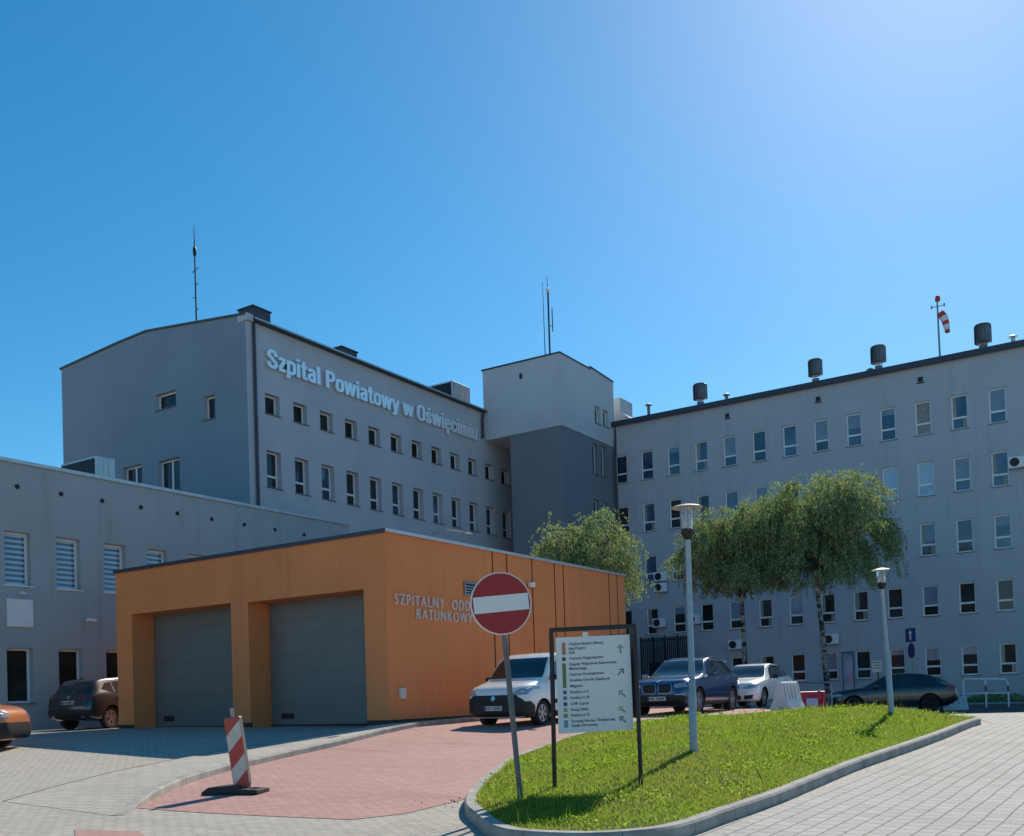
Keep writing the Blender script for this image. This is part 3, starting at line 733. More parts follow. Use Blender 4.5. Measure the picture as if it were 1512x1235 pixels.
# ------------------------------------------------------------------ roof equipment
vm = mat('ventilator_metal', (.20, .20, .21), .5, .5, var=.2)
def ventilator(u, vt, vb, wpx, label, Y=60.2):
    p = atY(u, vb, Y); t = atY(u, vt, Y); r = (atY(u+wpx/2, vt, Y).x-atY(u-wpx/2, vt, Y).x)/2
    o = thing('roof_ventilator', (p.x, Y, 19.25), label, 'roof vent', group='drum ventilators along the roof of the five storey block')
    h = t.z-19.25; a = MB(); a.lathe([(r*.5, 0), (r*.5, h*.5)], n=16); a.build('neck', vm, o, True)
    b = MB(); z0 = max(.2, atY(u, vb-7, Y).z-19.25); n = 16
    b.lathe([(r*.55, z0-.02), (r*.86, z0+.05), (r*.86, h-.1), (r*.5, h)], n=16)
    for k in range(n):
        c, s = math.cos(2*PI*k/n), math.sin(2*PI*k/n); e = Vector((c, s, 0)); tn = Vector((-s, c, 0))
        b.obox(e*r*.84-tn*.04+Vector((0, 0, z0)), e*r*.16+tn*.07, tn*.02, (0, 0, h-z0-.09))
    b.build('drum', vm, o)
    c = MB(); c.lathe([(r*.96, h-.08), (r*1.0, h-.05), (r*.9, h+.01), (r*.2, h+.05)], n=18); c.build('cap', vm, o, True)
ventilator(1034.5, 568, 597, 20, 'drum roof ventilator furthest from the windsock, just right of the stair tower')
ventilator(1204.5, 532, 562, 21, 'drum roof ventilator second from the stair tower, alone between small roof pipes')
ventilator(1297.5, 512, 543, 23, 'drum roof ventilator immediately left of the red and white windsock')
ventilator(1452, 480, 514, 26, 'largest looking drum roof ventilator, right of the windsock mast')
for u, vt, vb, lab in ((958, 598, 612, 'small grey roof pipe with cap nearest the stair tower'), (1073, 583, 592, 'small capped roof pipe beside the leftmost pair of drum ventilators'), (1285, 546, 553, 'tiny dark roof pipe at the foot of a drum ventilator'), (1496, 497, 504, 'pale mushroom capped roof pipe at the far right roof edge')):
    Y = 58.4; p = atY(u, vb, Y); h = atY(u, vt, Y).z-19.2; o = thing('roof_pipe', (p.x, Y, 19.2), lab, 'roof vent')
    a = MB(); a.lathe([(.10, 0), (.10, h)], n=10); a.build('pipe', M['coping_l'] if u > 1400 else vm, o, True)
    a = MB(); a.lathe([(.22, h-.05), (.22, h), (.05, h+.09)], n=12); a.build('cap', M['coping_l'] if u > 1400 else vm, o, True)
# windsock mast
Y = 60; p = atY(1388, 527, Y); t = atY(1385, 437, Y)
ws = thing('windsock_mast', (p.x, Y, 19.3), 'thin rooftop mast with red lamp and drooping red and white windsock', 'windsock')
H = t.z-19.3; a = MB(); a.tube([(0, 0, 0), (-.03, 0, H-.3)], [.06, .045]); a.build('mast', M['steel'], ws, True)
redm = mat('signal_red', (.62, .05, .035), .5); a = MB(); a.lathe([(.1, H-.32), (.14, H-.3), (.14, H-.1), (.09, H), (.02, H+.03)], n=14); a.build('warning_light', redm, ws, True)
a = MB(); a.box(-.38, .38, -.02, .02, H-.62, H-.58); a.box(-.37, -.3, -.05, .05, H-.68, H-.5); a.box(.30, .37, -.05, .05, H-.68, H-.5); a.build('crossarm', M['steel'], ws)
pts = [(.12, 0, H-1.02), (.22, 0, H-1.18), (.33, 0, H-1.45), (.40, 0, H-1.8), (.45, 0, H-2.2)]
a = MB(); rs = [.20, .22, .19, .16, .13]
P5 = resample([Vector(q) for q in pts], .07)
for i in range(len(P5)-1):
    b = MB(); f = i/(len(P5)-1); rr = lambda t: float(np.interp(t, [0, .25, .5, .75, 1], rs))
    a.tube([P5[i], P5[i+1]], [rr(f), rr((i+1)/(len(P5)-1))], 12, (i*5//len(P5)) % 2, cap=False)
a.build('sock', [redm, M['white']], ws, True)
a = MB(); a.tube([(-.02, 0, H-1.0), (.32, 0, H-1.02)], .02, 6); a.build('sock_arm', M['steel'], ws)
# aerial on the gable
def pole_at(u, v, depth_, z): q = atd(u, v, depth_); return Vector((q.x, q.y, z))
Yg = YA+1.5; p = atY(290, 474, Yg); t = atY(283, 334, Yg)
am = thing('antenna_mast', (p.x, Yg, 19.7), 'tall thin aerial with climbing pegs on the gable roof at the left', 'antenna')
H = t.z-19.7; a = MB(); a.tube([(0, 0, 0), (0, 0, H*.8), (0, 0, H)], [.045, .035, .015], 8); a.build('mast', M['dark_metal'], am, True)
a = MB()
for k, s in enumerate((1, -1, 1, -1, 1)): a.tube([(0, 0, .55+k*.62), (.22*s, -.02, .62+k*.62)], .018, 5)
a.tube([(-.22, 0, 3.75), (.28, 0, 3.9)], .02, 5); a.build('pegs', M['dark_metal'], am)
a = MB(); a.lathe([(.05, H*.74), (.09, H*.76), (.09, H*.80), (.05, H*.82)], n=10); a.build('dipole', M['dark_metal'], am, True)
Yt = 51.3
p = atY(805, 525, Yt); t = atY(799, 418, Yt); am = thing('antenna_mast', (p.x, Yt, 21.9), 'thin plain whip aerial, left one of the pair on the stair tower', 'antenna')
a = MB(); a.tube([(0, 0, 0), (-.02, 0, t.z-21.9)], [.03, .012], 6); a.build('mast', M['dark_metal'], am, True)
p = atY(812, 523, Yt); t = atY(808, 409, Yt); am = thing('antenna_mast', (p.x, Yt, 21.9), 'thicker aerial with white top lamp and side dipole on the stair tower', 'antenna')
H = t.z-21.9; a = MB(); a.tube([(0, 0, 0), (0, 0, H*.82)], .055, 8); a.build('mast', M['dark_metal'], am, True)
a = MB(); a.tube([(0, 0, H*.82), (-.05, 0, H)], .018, 6); a.build('lightning_rod', M['dark_metal'], am)
a = MB(); a.lathe([(.08, H*.81), (.12, H*.825), (.12, H*.85), (.05, H*.87)], n=10); a.build('top_lamp', M['white'], am, True)
a = MB(); a.tube([(0, 0, H*.44), (.25, 0, H*.40)], .025, 6); a.tube([(.25, 0, H*.35), (.25, 0, H*.62)], .03, 6); a.build('dipole', M['dark_metal'], am)
# air handling units
def unit(name, x0, x1, y0, y1, z0, z1, label, duct=True):
    o = thing(name, ((x0+x1)/2, (y0+y1)/2, z0), label, 'air handler', world=True)
    a = MB(); a.box(x0, x1, y0, y1, z0+.12, z1); a.build('casing', M['coping_l'], o, bevel=.02)
    a = MB(); a.box(x0+.1, x1-.1, y0-.03, y0-.003, z0+.2, z1-.1); a.build('intake', M['dark_metal'], o)
    a = MB(); a.box(x0+.05, x0+.2, y0+.05, y1-.05, z0, z0+.12); a.build('rail', M['dark_metal'], o)
    a = MB(); a.box(x1-.2, x1-.05, y0+.05, y1-.05, z0, z0+.12); a.build('rail', M['dark_metal'], o)
    a = MB()
    for k in range(3): a.box(x1+.003, x1+.012, y0+.12+k*(y1-y0-.2)/3, y0+.08+(k+1)*(y1-y0-.2)/3, z0+.22, z1-.08)
    a.build('service_panel', M['coping_l'], o)
    return o
X = XA-1.0
a, b = atX(669, 604, X), atX(694, 574, X)
unit('air_handling_unit', X-2.0, X, a.y, b.y, 19.45, b.z+.05, 'big pale metal air handling unit on the lettered wing roof near the stair tower')
X = XC-2.2
a, b = atX(142, 703, X), atX(170, 684, X)
unit('air_handling_unit', X-2.3, X, a.y, b.y, zr, b.z+.15, 'white box air handling unit on the annex roof before the shaded end wall')
a, b = atX(246, 716, X), atX(293, 716, X)
o = thing('roof_duct', (X, a.y, zr), 'low dark flat roof duct standing at the edge of the annex roof', 'duct', world=True)
q = MB(); q.box(X-1.0, X+.2, a.y, a.y+1.5, zr+.35, zr+.55); q.build('duct_lid', M['dark_metal'], o)
q = MB(); q.box(X-.9, X+.1, a.y+.1, a.y+1.4, zr, zr+.345); q.build('duct_box', vm, o)

# air conditioners on the block's wall
def aircon(u, v, label, s=1.0, wall_y=YB, fan=True):
    p = atY(u, v, wall_y); o = thing('air_conditioner', (p.x, wall_y, p.z-.3*s), label, 'air conditioner', group='air conditioner units on the block wall')
    w, h, d = .82*s, .58*s, .3
    a = MB(); a.box(-w/2, w/2, -.12-d, -.12, 0, h); a.build('casing', M['white'], o, bevel=.02)
    a = MB(); a.lathe([(.23*s, .0), (.23*s, .008), (.2*s, .012), (.03, .012)], (-w*.14, -.122-d, h/2), (0, -1, 0), 18); a.build('fan', M['dark_metal'], o)
    a = MB(); a.box(-w/2+.06, -w/2+.1, -.12-d, -.002, -.05, -.003); a.box(w/2-.1, w/2-.06, -.12-d, -.002, -.05, -.003); a.build('bracket', M['steel'], o)
aircon(1503, 684, 'air conditioner at the right picture edge beside a second row window')
aircon(978, 852, 'upper air conditioner of the stacked pair beside the lamp post')
aircon(978, 868, 'lower air conditioner of the stacked pair beside the lamp post')
aircon(976, 920, 'air conditioner between two lower windows left of the lamp post')
aircon(1229, 944, 'air conditioner on the wall just right of the right birch trunk')
aircon(1088, 952, 'dark looking air conditioner on the wall behind the left birch trunk')
aircon(1027, 915, 'narrow air conditioner right behind the lamp post')

# small fittings on walls
def fixture(name, loc, rz, label, cat):
    return thing(name, loc, label, cat, rz)
p = atX(30, 877, XC); o = fixture('wall_light', (XC, p.y, p.z), 0, 'small white dome lamp above the plaque on the annex wall', 'lamp')
a = MB(); a.tube([(0, 0, .05), (.12, 0, .08), (.16, 0, .03)], .015, 6); a.build('arm', M['white'], o); a = MB(); a.lathe([(.14, -.03), (.13, .0), (.04, .05)], (.16, 0, 0), n=14); a.build('shade', M['white'], o, True)
def camera_at(p, label, arm=.25):
    o = fixture('security_camera', p, 0, label, 'camera')
    a = MB(); a.tube([(0, 0, .04), (arm, 0, .04)], .02, 6); a.build('arm', M['white'], o)
    a = MB(); a.obox((arm-.08, -.30, -.04), (.11, 0, 0), (0, .36, .0), (0, 0, .10)); a.build('housing', M['white'], o, bevel=.015)
camera_at(atX(134, 917, XC), 'white security camera on the grey annex wall')
p = atX(676, 796, XO); o = fixture('wall_light', (XO, p.y, p.z+.02), 0, 'arm mounted lamp leaning over the orange garage roof edge', 'lamp')
a = MB(); a.tube([(-.1, -1.1, .0), (.05, -.6, .16), (.25, 0, .14)], .018, 6); a.build('arm', M['steel'], o); a = MB(); a.box(.17, .33, -.05, .22, .05, .13); a.build('lamp_head', M['steel'], o, bevel=.02)
p = atX(780, 867, XO); o = fixture('wall_light', (XO, p.y, p.z), 0, 'small pale floodlight on the orange wall right of the no entry sign', 'lamp')
a = MB(); a.box(.003, .08, -.03, .03, -.03, .03); a.build('arm', M['steel'], o); a = MB(); a.box(.08, .2, -.12, .12, -.02, .12); a.build('lamp_head', M['white'], o, bevel=.01)
a_, b_ = atX(588, 1018, XO), atX(597, 1032, XO)
o = fixture('junction_box', (XO, (a_.y+b_.y)/2, b_.z), 0, 'small cream box low on the orange garage wall', 'box')
a = MB(); a.box(.003, .09, -.11, .11, 0, .29); a.build('box_body', mat('cream_plastic', (.72, .68, .58), .5), o, bevel=.012)
a = MB(); a.box(.09, .097, -.09, .09, .02, .27); a.build('lid', mat('cream_lid', (.76, .72, .62), .5), o)

# ------------------------------------------------------------------ street lamps
lampglass, n_, l_, p_ = new_mat('lamp_glass'); p_.inputs['Transmission Weight'].default_value = .85; p_.inputs['Roughness'].default_value = .1; p_.inputs['Base Color'].default_value = (.9, .93, .93, 1)
polem = mat('galvanised_pole', (.42, .44, .45), .5, .45, var=.12, vscale=6)
discm = mat('lamp_disc', (.62, .60, .55), .5)
def lamp(ub, vb, ut, vt, h, label, d=None):
    p = atg(ub, vb, h); p.z = mound(p.x, p.y)
    dd = depth(p.x, p.y); t = atd(ut, vt, dd)
    o = thing('street_lamp', p, label, 'street lamp', group='disc topped lamps on the grass island')
    ax = Vector((t.x-p.x, t.y-p.y, 0)); Hh = t.z-p.z; lean = ax/Hh
    o.rotation_euler = (-math.atan(lean.y), math.atan(lean.x), 0)
    k = Hh/4.3; hp = Hh-.62*k
    a = MB(); a.tube([(0, 0, -.2), (0, 0, .9), (0, 0, .92), (0, 0, hp)], [.062, .062, .05, .042], 14); a.build('post', polem, o, True)
    a = MB(); a.lathe([(.045, hp-.02), (.06, hp), (.10, hp+.10*k), (.10, hp+.16*k), (.08, hp+.17*k)], n=18); a.build('lamp_collar', M['black'], o, True)
    g = MB(); g.lathe([(.078, hp+.17*k), (.092, hp+.45*k), (.092, hp+.53*k)], n=18); gl = g.build('lamp_glass', lampglass, o, True)
    a = MB(); a.lathe([(.05, hp+.18*k), (.06, hp+.35*k), (.02, hp+.42*k)], n=12); a.build('bulb', M['white'], gl, True)
    a = MB()
    for q in range(4):
        c, s = math.cos(q*PI/2+.5)*.095, math.sin(q*PI/2+.5)*.095; a.tube([(c, s, hp+.14*k), (c*1.1, s*1.1, hp+.56*k)], .008, 5)
    a.build('guard_bars', M['steel'], o)
    R_ = .275*k; z = hp+.54*k; a = MB(); a.lathe([(R_*.3, z), (R_*.97, z-.006), (R_, z), (R_*.8, z+.022*k), (R_*.35, z+.05*k), (.02, z+.062*k)], n=30); a.build('lamp_disc', discm, o, True)
lamp(1024, 1097, 1014, 743, .45, 'nearer street lamp with a cream disc cap, in front of the blue car')
lamp(1316, 1044, 1300, 838, .45, 'farther leaning street lamp with pale disc cap near the black car')

# ------------------------------------------------------------------ no entry sign
p = atg(768, 1160, .3); p.z = mound(p.x, p.y); dd = depth(p.x, p.y)
c = atd(738.5, 892, dd)
o = thing('no_entry_sign', p, 'round red no entry sign with white bar on a leaning pole', 'traffic sign', world=True)
signred = mat('sign_red', (.40, .012, .016), .42); signwhite = mat('sign_white', (.82, .80, .74), .42)
pole_top = atd(736, 850, dd+.06); pm = MB(); base = Vector((p.x, p.y, p.z-.3)); v = pole_top-p; v = v
pm.tube([base-v*.0, p, p+v*.5, p+v], .034, 14); pm.build('pole', mat('sign_pole', (.16, .165, .16), .55, .5, var=.15, vscale=8), o, True)
toCam = (CAM-c); toCam.z = 0; toCam.normalize()
nrm = (Matrix.Rotation(R(14), 3, 'Z') @ toCam).normalized()
upv = (pole_top-p).normalized(); upv = (upv-nrm*upv.dot(nrm)).normalized(); sx_ = upv.cross(nrm).normalized()
rad = 46.3/F*dd; cc = c+nrm*.05
tilt = R(1.5); ux = (sx_*math.cos(tilt)+upv*math.sin(tilt)); uz = (upv*math.cos(tilt)-sx_*math.sin(tilt))
a = MB(); a.lathe([(rad, -.02), (rad, .0), (rad-.012, .004)], cc, nrm, 56); a.build('plate', signwhite, o)
a = MB(); a.lathe([(rad-.014, .0045), (rad-.014, .006)], cc, nrm, 56); a.build('red_face', signred, o)
bw, bh = rad*.905, rad*.262
a = MB(); a.prism([cc+ux*x+uz*z+nrm*.0062 for x, z in ((-bw, -bh), (bw, -bh), (bw, bh), (-bw, bh))], nrm*.002); a.build('white_bar', signwhite, o)
a = MB(); a.prism([cc+sx_*x+upv*z-nrm*.022 for x, z in ((-.25, -.02), (.25, -.02), (.25, .02), (-.25, .02))], -nrm*.02); a.build('clamp', M['steel'], o)

# ------------------------------------------------------------------ direction board
pl_, prr = atg(818.5, 1147, .3), atg(946.5, 1148, .3)
for q in (pl_, prr): q.z = mound(q.x, q.y)
o = thing('direction_board', (pl_+prr)/2, 'white hospital direction board with coloured squares in a dark tube frame on grass', 'sign', world=True)
dl, drr = depth(pl_.x, pl_.y), depth(prr.x, prr.y)
tl, tr = atd(814, 934, dl), atd(937.5, 928, drr)
dm = mat('frame_anthracite', (.018, .018, .02), .4, .3)
for b_, t_ in ((pl_, tl), (prr, tr)):
    a = MB(); ax = (t_-b_); e = (prr-pl_).normalized()*.048; g = e.cross(Vector((0, 0, 1))).normalized()*.048
    a.obox(b_-e/2-g/2-Vector((0, 0, .25)), e, g, ax+Vector((0, 0, .25))); a.build('post', dm, o)
a = MB(); e = tr-tl; g = e.cross(Vector((0, 0, 1))).normalized()*.05; a.obox(tl-g/2-e*.018+Vector((0, 0, .001)), e*1.036, g, (0, 0, .055)); a.build('top_beam', dm, o)
# panel corners measured on the board's own plane (slightly in front of the posts)
db = (dl+drr)/2-.08
A_, B_, C_, D_ = (atd(u, v, db) for u, v in ((820.5, 942), (929.5, 937), (935.5, 1077), (825, 1084)))
ux = ((B_-A_)+(C_-D_)).normalized(); uz = ((A_-D_)+(B_-C_)).normalized(); nn_ = ux.cross(uz).normalized()
if nn_.dot(CAM-A_) < 0: nn_ = -nn_
a = MB(); a.prism([A_, B_, C_, D_], -nn_*.03); pan = a.build('panel', mat('board_white', (.78, .78, .76), .35), o)
def bp(x, y): # board coordinates 0..1 from the upper left, in its own plane
    top = A_.lerp(B_, x); bot = D_.lerp(C_, x); return top.lerp(bot, y)
ZW, ZH = 1081., 1235.
def cr2(zx, zy):  # position read off the board face: fraction across / down
    yl = 92+(60-92)*(zx-80)/(925-80); yb = 1185+(1170-1185)*(zx-115)/(965-115)
    fy = (zy-yl)/(yb-yl); xl = 80+(115-80)*fy; xr = 925+(968-925)*fy
    return ((zx-xl)/(xr-xl), fy)
def bsq(zx0, zy0, zx1, zy1, m, nm='colour_mark'):
    x0_, y0_ = cr2(zx0, zy0); x1_, y1_ = cr2(zx1, zy1); a = MB()
    a.prism([bp(x0_, y0_)+nn_*.001, bp(x1_, y0_)+nn_*.001, bp(x1_, y1_)+nn_*.001, bp(x0_, y1_)+nn_*.001], nn_*.003); return a.build(nm, m, pan)
sq = lambda n, c: mat('mark_'+n, c, .5)
for z, mm in (((150, 150, 193, 288), sq('orange', (.50, .20, .09))), ((153, 318, 195, 357), sq('dark_green', (.035, .085, .05))), ((155, 385, 203, 665), sq('green', (.15, .21, .06))),
              ((165, 697, 207, 737), sq('blue', (.05, .11, .21))), ((167, 762, 210, 803), sq('steel_blue', (.10, .22, .35))), ((170, 830, 212, 870), sq('navy', (.035, .06, .20))),
              ((170, 895, 216, 937), sq('lime', (.33, .42, .13))), ((172, 962, 218, 1003), sq('moss', (.18, .28, .09))), ((175, 1035, 222, 1118), sq('cyan', (.10, .32, .42)))): bsq(*z, mm)
ink = mat('board_ink', (.03, .035, .04), .5)
lines = [(230, 182, 'Wejście Pawilon Główny', 395), (230, 232, 'Izba Przyjęć', 195), (232, 280, 'SOR', 70), (235, 345, 'Centrum Diagnostyczne', 387), (235, 412, 'Zespoły Wyjazdowe Ratownictwa', 543), (238, 462, 'Medycznego', 200), (240, 528, 'Centrum Krwiodawstwa', 392), (242, 595, 'Poradnia Chorób Zakaźnych', 455), (247, 660, 'Magazyn', 143), (247, 730, 'Pawilon nr II', 205), (250, 795, 'Pawilon nr III', 213), (252, 862, 'S.I.M. Cyprys', 208), (256, 930, 'Stacja Dializ', 200), (258, 995, 'Pawilon nr IV', 213), (260, 1062, 'Poradnia Nocnej i Świątecznej', 495), (262, 1112, 'Opieki Zdrowotnej', 295)]
wpx = (B_-A_).length/845.
tm = MB()
for zx, zy, s, w in lines:
    q = bp(*cr2(zx, zy)); add_text(tm, s, q+nn_*.001, ux, uz, nn_, width=w*wpx, cap=32*wpx, bold=.012, ext=.002)
tm.build('lettering', ink, pan)
def arrow(zx, zy, ang, m, mc):
    q = bp(*cr2(zx, zy))+nn_*.001; k = wpx; ca, sa = math.cos(ang), math.sin(ang)
    rot = lambda x, y: q+ux*((x*ca-y*sa)*k)+uz*((x*sa+y*ca)*k)
    a = MB()
    for sgn in (1, -1): a.prism([rot(0, 44), rot(sgn*36, 8), rot(sgn*28, -1), rot(0, 27)], nn_*.003)
    a.build('arrow_head', mc, pan)
    a = MB()
    for y in (2, -22, -46): a.prism([rot(-8, y-8), rot(8, y-8), rot(8, y+8), rot(-8, y+8)], nn_*.003)
    a.build('arrow_dots', m, pan)
olive = mat('arrow_olive', (.16, .17, .03), .5); dinkk = mat('arrow_dark', (.06, .08, .08), .5)
arrow(819, 222, 0, ink, olive); arrow(828, 492, R(-45), ink, dinkk)
arrow(832, 745, R(45), ink, mat('arrow_grey', (.22, .25, .27), .5)); arrow(832, 930, R(45), ink, mat('arrow_lime', (.33, .40, .06), .5)); arrow(840, 1045, R(45), ink, dinkk)
a = MB(); q = bp(.40, -.02); a.prism([q-ux*.03-uz*.03, q+ux*.035-uz*.03, q+ux*.035+uz*.03, q-ux*.03+uz*.03], -nn_*.05); a.build('bracket', signwhite, o)
# dark rear panel of the double board
q0, q1 = atd(926, 935, drr+.3), atd(941, 1060, drr+.3)
a = MB(); e = (prr-pl_).normalized(); w_ = -((tr-tl).length)*.93
a.obox(Vector((q1.x, q1.y, q1.z))+e*.02, e*w_, (0, 0, q0.z-q1.z), Vector((-e.y, e.x, 0))*.03); a.build('rear_panel', dm, o)

# ------------------------------------------------------------------ guide post
p = atg(348, 1172, .0); dd = depth(p.x, p.y)
o = thing('guide_post', (p.x, p.y, gz(p.x, p.y)+.006), 'leaning red and white striped guide post on a dark rubber base', 'traffic post', world=True)
rub = mat('recycled_rubber', (.035, .033, .032), .75, var=.25, vscale=12, bmp=.3); z0 = gz(p.x, p.y)+.006
e = (atg(396, 1176)-atg(306, 1176)); e.z = 0; e.normalize(); g = Vector((-e.y, e.x, 0))
P3 = lambda x, y, z: Vector((p.x, p.y, z0))+e*x+g*y+Vector((0, 0, z))
prof = [(-.44, 0), (-.44, .03), (-.33, .10), (-.16, .115), (.10, .115), (.14, .075), (.44, .06), (.44, 0)]
a = MB(); a.prism([P3(x, -.2, z) for x, z in prof], g*.40); a.build('base', rub, o, bevel=.012)
a = MB(); a.prism([P3(x, y, .07) for x, y in ((.24, -.05), (.36, -.05), (.36, .05), (.24, .05))], Vector((0, 0, .006))); a.build('carry_slot', M['black'], o)
bb = atd(359, 1163, dd); tt = atd(343.5, 1059, dd)
ax = (tt-bb); Lx = ax.length; ax.normalize(); toc = (CAM-bb); toc.z = 0; toc.normalize()
fn = (Matrix.Rotation(R(-20), 3, 'Z') @ toc); fn = (fn-ax*fn.dot(ax)).normalized(); fx = ax.cross(fn).normalized(); fx = -fx if fx.dot(e) < 0 else fx
hw_, th = .118, .05
q = lambda x, z, y=0: bb+fx*x+ax*z+fn*y
out = [(-.07, -.04), (.07, -.04), (hw_, .05), (hw_, Lx-.02), (hw_-.015, Lx), (-hw_+.015, Lx), (-hw_, Lx-.02), (-hw_, .05)]
a = MB(); a.prism([q(x, z, -th) for x, z in out], fn*th*2); a.build('panel', mat('post_grey', (.13, .125, .115), .6, var=.15, vscale=5), o)
a = MB(); a.prism([q(x, z, th+.0002) for x, z in [(-.068, -.036), (.068, -.036), (hw_-.003, .052), (hw_-.003, Lx-.018), (-hw_+.003, Lx-.018), (-hw_+.003, .052)]], fn*.002); a.build('red_face', mat('post_red', (.46, .055, .04), .45, var=.12, vscale=5), o)
st = mat('post_white', (.60, .56, .48), .5, var=.12, vscale=9)
def clip(poly, lo, hi):  # clip polygon by lo <= z-x*slope <= hi and the panel edges
    def cut(P, f):
        R_ = []
        for i in range(len(P)):
            A, B = P[i], P[(i+1) % len(P)]; fa, fb = f(A), f(B)
            if fa >= 0: R_.append(A)
            if fa*fb < 0: t = fa/(fa-fb); R_.append((A[0]+(B[0]-A[0])*t, A[1]+(B[1]-A[1])*t))
        return R_
    k = .95
    P = cut(poly, lambda r: r[1]-k*r[0]-lo); return cut(P, lambda r: hi-(r[1]-k*r[0]))
face = [(-hw_+.004, .06), (hw_-.004, .06), (hw_-.004, Lx-.015), (-hw_+.004, Lx-.015)]
for lo in (.18, .68):
    for sd in (1, -1):
        pg = clip(face, lo*Lx/1.05-.03, (lo+.24)*Lx/1.05-.03)
        if len(pg) > 2: a = MB(); a.prism([q(x, z, sd*(th+.0024)) for x, z in pg], fn*sd*.0015); a.build('white_stripe', st, o)
a = MB(); a.tube([q(-.0, Lx-.02), q(-.0, Lx+.10)], .025, 10); a.lathe([(.03, 0), (.03, .02), (.01, .03)], q(0, Lx+.10), ax, 10); a.build('handle', M['steel'], o, True)

# ------------------------------------------------------------------ far street furniture
def blue_sign():
    d = 43; b = atd(1351, 1040, d); zg = gz(b.x, b.y); t = atd(1345, 926, d)
    o = thing('one_way_sign', (b.x, b.y, zg), 'blue arrow sign above a turned round blue sign on one post', 'traffic sign', world=True)
    a = MB(); a.tube([(b.x, b.y, zg-.1), t], .035, 8); a.build('post', M['steel'], o)
    f = (CAM-t); f.z = 0; f.normalize(); f = Matrix.Rotation(R(-48), 3, 'Z') @ f; x = Vector((-f.y, f.x, 0))
    blue = mat('sign_blue', (.02, .045, .25), .4)
    c = atd(1345.5, 938, d)+f*.05; a = MB(); w, h = .30, .30
    a.prism([c+x*i+Vector((0, 0, k)) for i, k in ((-w, -h), (w, -h), (w, h), (-w, h))], -f*.02); a.build('blue_plate', blue, o)
    a = MB(); z_ = lambda i, k: c+x*i+Vector((0, 0, k))+f*.002
    a.prism([z_(*r) for r in ((-.05, -.22), (.05, -.22), (.05, .06), (.13, .06), (0, .24), (-.13, .06), (-.05, .06))], f*.004); a.build('white_arrow', signwhite, o)
    f2 = Matrix.Rotation(R(-18), 3, 'Z') @ f; c = atd(1347, 961, d)+f2*.05; a = MB(); a.lathe([(.34, -.02), (.34, 0), (.31, .002)], c, f2, 30); a.build('round_rim', mat('rim_red', (.30, .03, .06), .4), o)
    a = MB(); a.lathe([(.27, .0025), (.27, .004)], c, f2, 30); a.build('round_face', blue, o)
blue_sign()
def small_plate():
    d = 44; b = atd(1300, 1035, d); zg = gz(b.x, b.y); t = atd(1295, 975, d)
    o = thing('notice_plate', (b.x, b.y, zg), 'small white notice plate on a thin post behind the black car', 'sign', world=True)
    a = MB(); a.tube([(b.x, b.y, zg-.1), t], .03, 8); a.build('post', M['dark_metal'], o)
    f = (CAM-t); f.z = 0; f.normalize(); f = Matrix.Rotation(R(-25), 3, 'Z') @ f; x = Vector((-f.y, f.x, 0)); c = atd(1295, 984, d)+f*.04
    a = MB(); a.prism([c+x*i+Vector((0, 0, k)) for i, k in ((-.22, -.26), (.22, -.26), (.22, .26), (-.22, .26))], -f*.015); pl = a.build('plate', signwhite, o)
    a = MB()
    for k in (.14, .02, -.10): a.prism([c+x*i+Vector((0, 0, k+j))+f*.001 for i, j in ((-.17, 0), (.17, 0), (.17, .045), (-.17, .045))], f*.002)
    a.build('text_bars', mat('plate_grey', (.25, .28, .36), .5), pl)
small_plate()
def notice_stand():
    Y = 55.6; a0_, b0_ = atY(1244, 965, Y), atY(1260, 1010, Y); zg = gz(a0_.x, Y)
    o = thing('notice_stand', ((a0_.x+b0_.x)/2, Y, zg), 'tall notice board in a blue frame standing against the block wall', 'notice board', world=True)
    fb = mat('frame_blue', (.03, .07, .18), .4)
    for x in (a0_.x-.05, b0_.x+.02): a = MB(); a.box(x, x+.06, Y-.03, Y+.03, zg, a0_.z+.02); a.build('post', fb, o)
    a = MB(); a.box(a0_.x-.05, b0_.x+.08, Y-.035, Y+.035, a0_.z+.021, a0_.z+.08); a.build('top_rail', fb, o)
    a = MB(); a.box(a0_.x+.012, b0_.x+.018, Y-.02, Y+.02, b0_.z, a0_.z+.018); a.build('board', glass('board_glass', (.25, .36, .45)), o)
notice_stand()
def railing(u0, u1, vt, vb, d0, d1, label, mats, mid=True, posts=3):
    A, B = atd(u0, vt, d0), atd(u1, vt, d1); za, zb_ = gz(A.x, A.y), gz(B.x, B.y)
    o = thing('railing', (A.x, A.y, za), label, 'railing', world=True)
    r = .035
    a = MB(); pts = [(A.x, A.y, za-.05), (A.x, A.y, A.z-.15)]; L_ = A.lerp(B, .04); pts += [(L_.x, L_.y, A.z)]
    L2 = A.lerp(B, .96); pts += [(L2.x, L2.y, B.z), (B.x, B.y, B.z-.15), (B.x, B.y, zb_-.05)]
    a.tube(pts, r, 8); a.build('hoop', mats[0], o, True)
    if mid:
        zm = (A.z+za)/2; a = MB(); a.tube([(A.x, A.y, zm), (B.x, B.y, (B.z+zb_)/2)], r*.8, 8); a.build('mid_rail', mats[0], o, True)
        c = A.lerp(B, .5); a = MB(); a.tube([(c.x, c.y, (za+zb_)/2-.05), (c.x, c.y, c.z)], r*.9, 8); a.build('post', mats[0], o, True)
        for t in (.5, 1):
            c = A.lerp(B, t); a = MB(); a.tube([(c.x, c.y, c.z-.5), (c.x, c.y, c.z-.25)], r*1.12, 8); a.build('red_band', mats[1], o, True)
railing(1422, 1488, 1003, 1035, 39.5, 39.0, 'white tube railing with red bands beside the shaded road at right', [M['white'], mat('band_red', (.35, .03, .05), .5)])
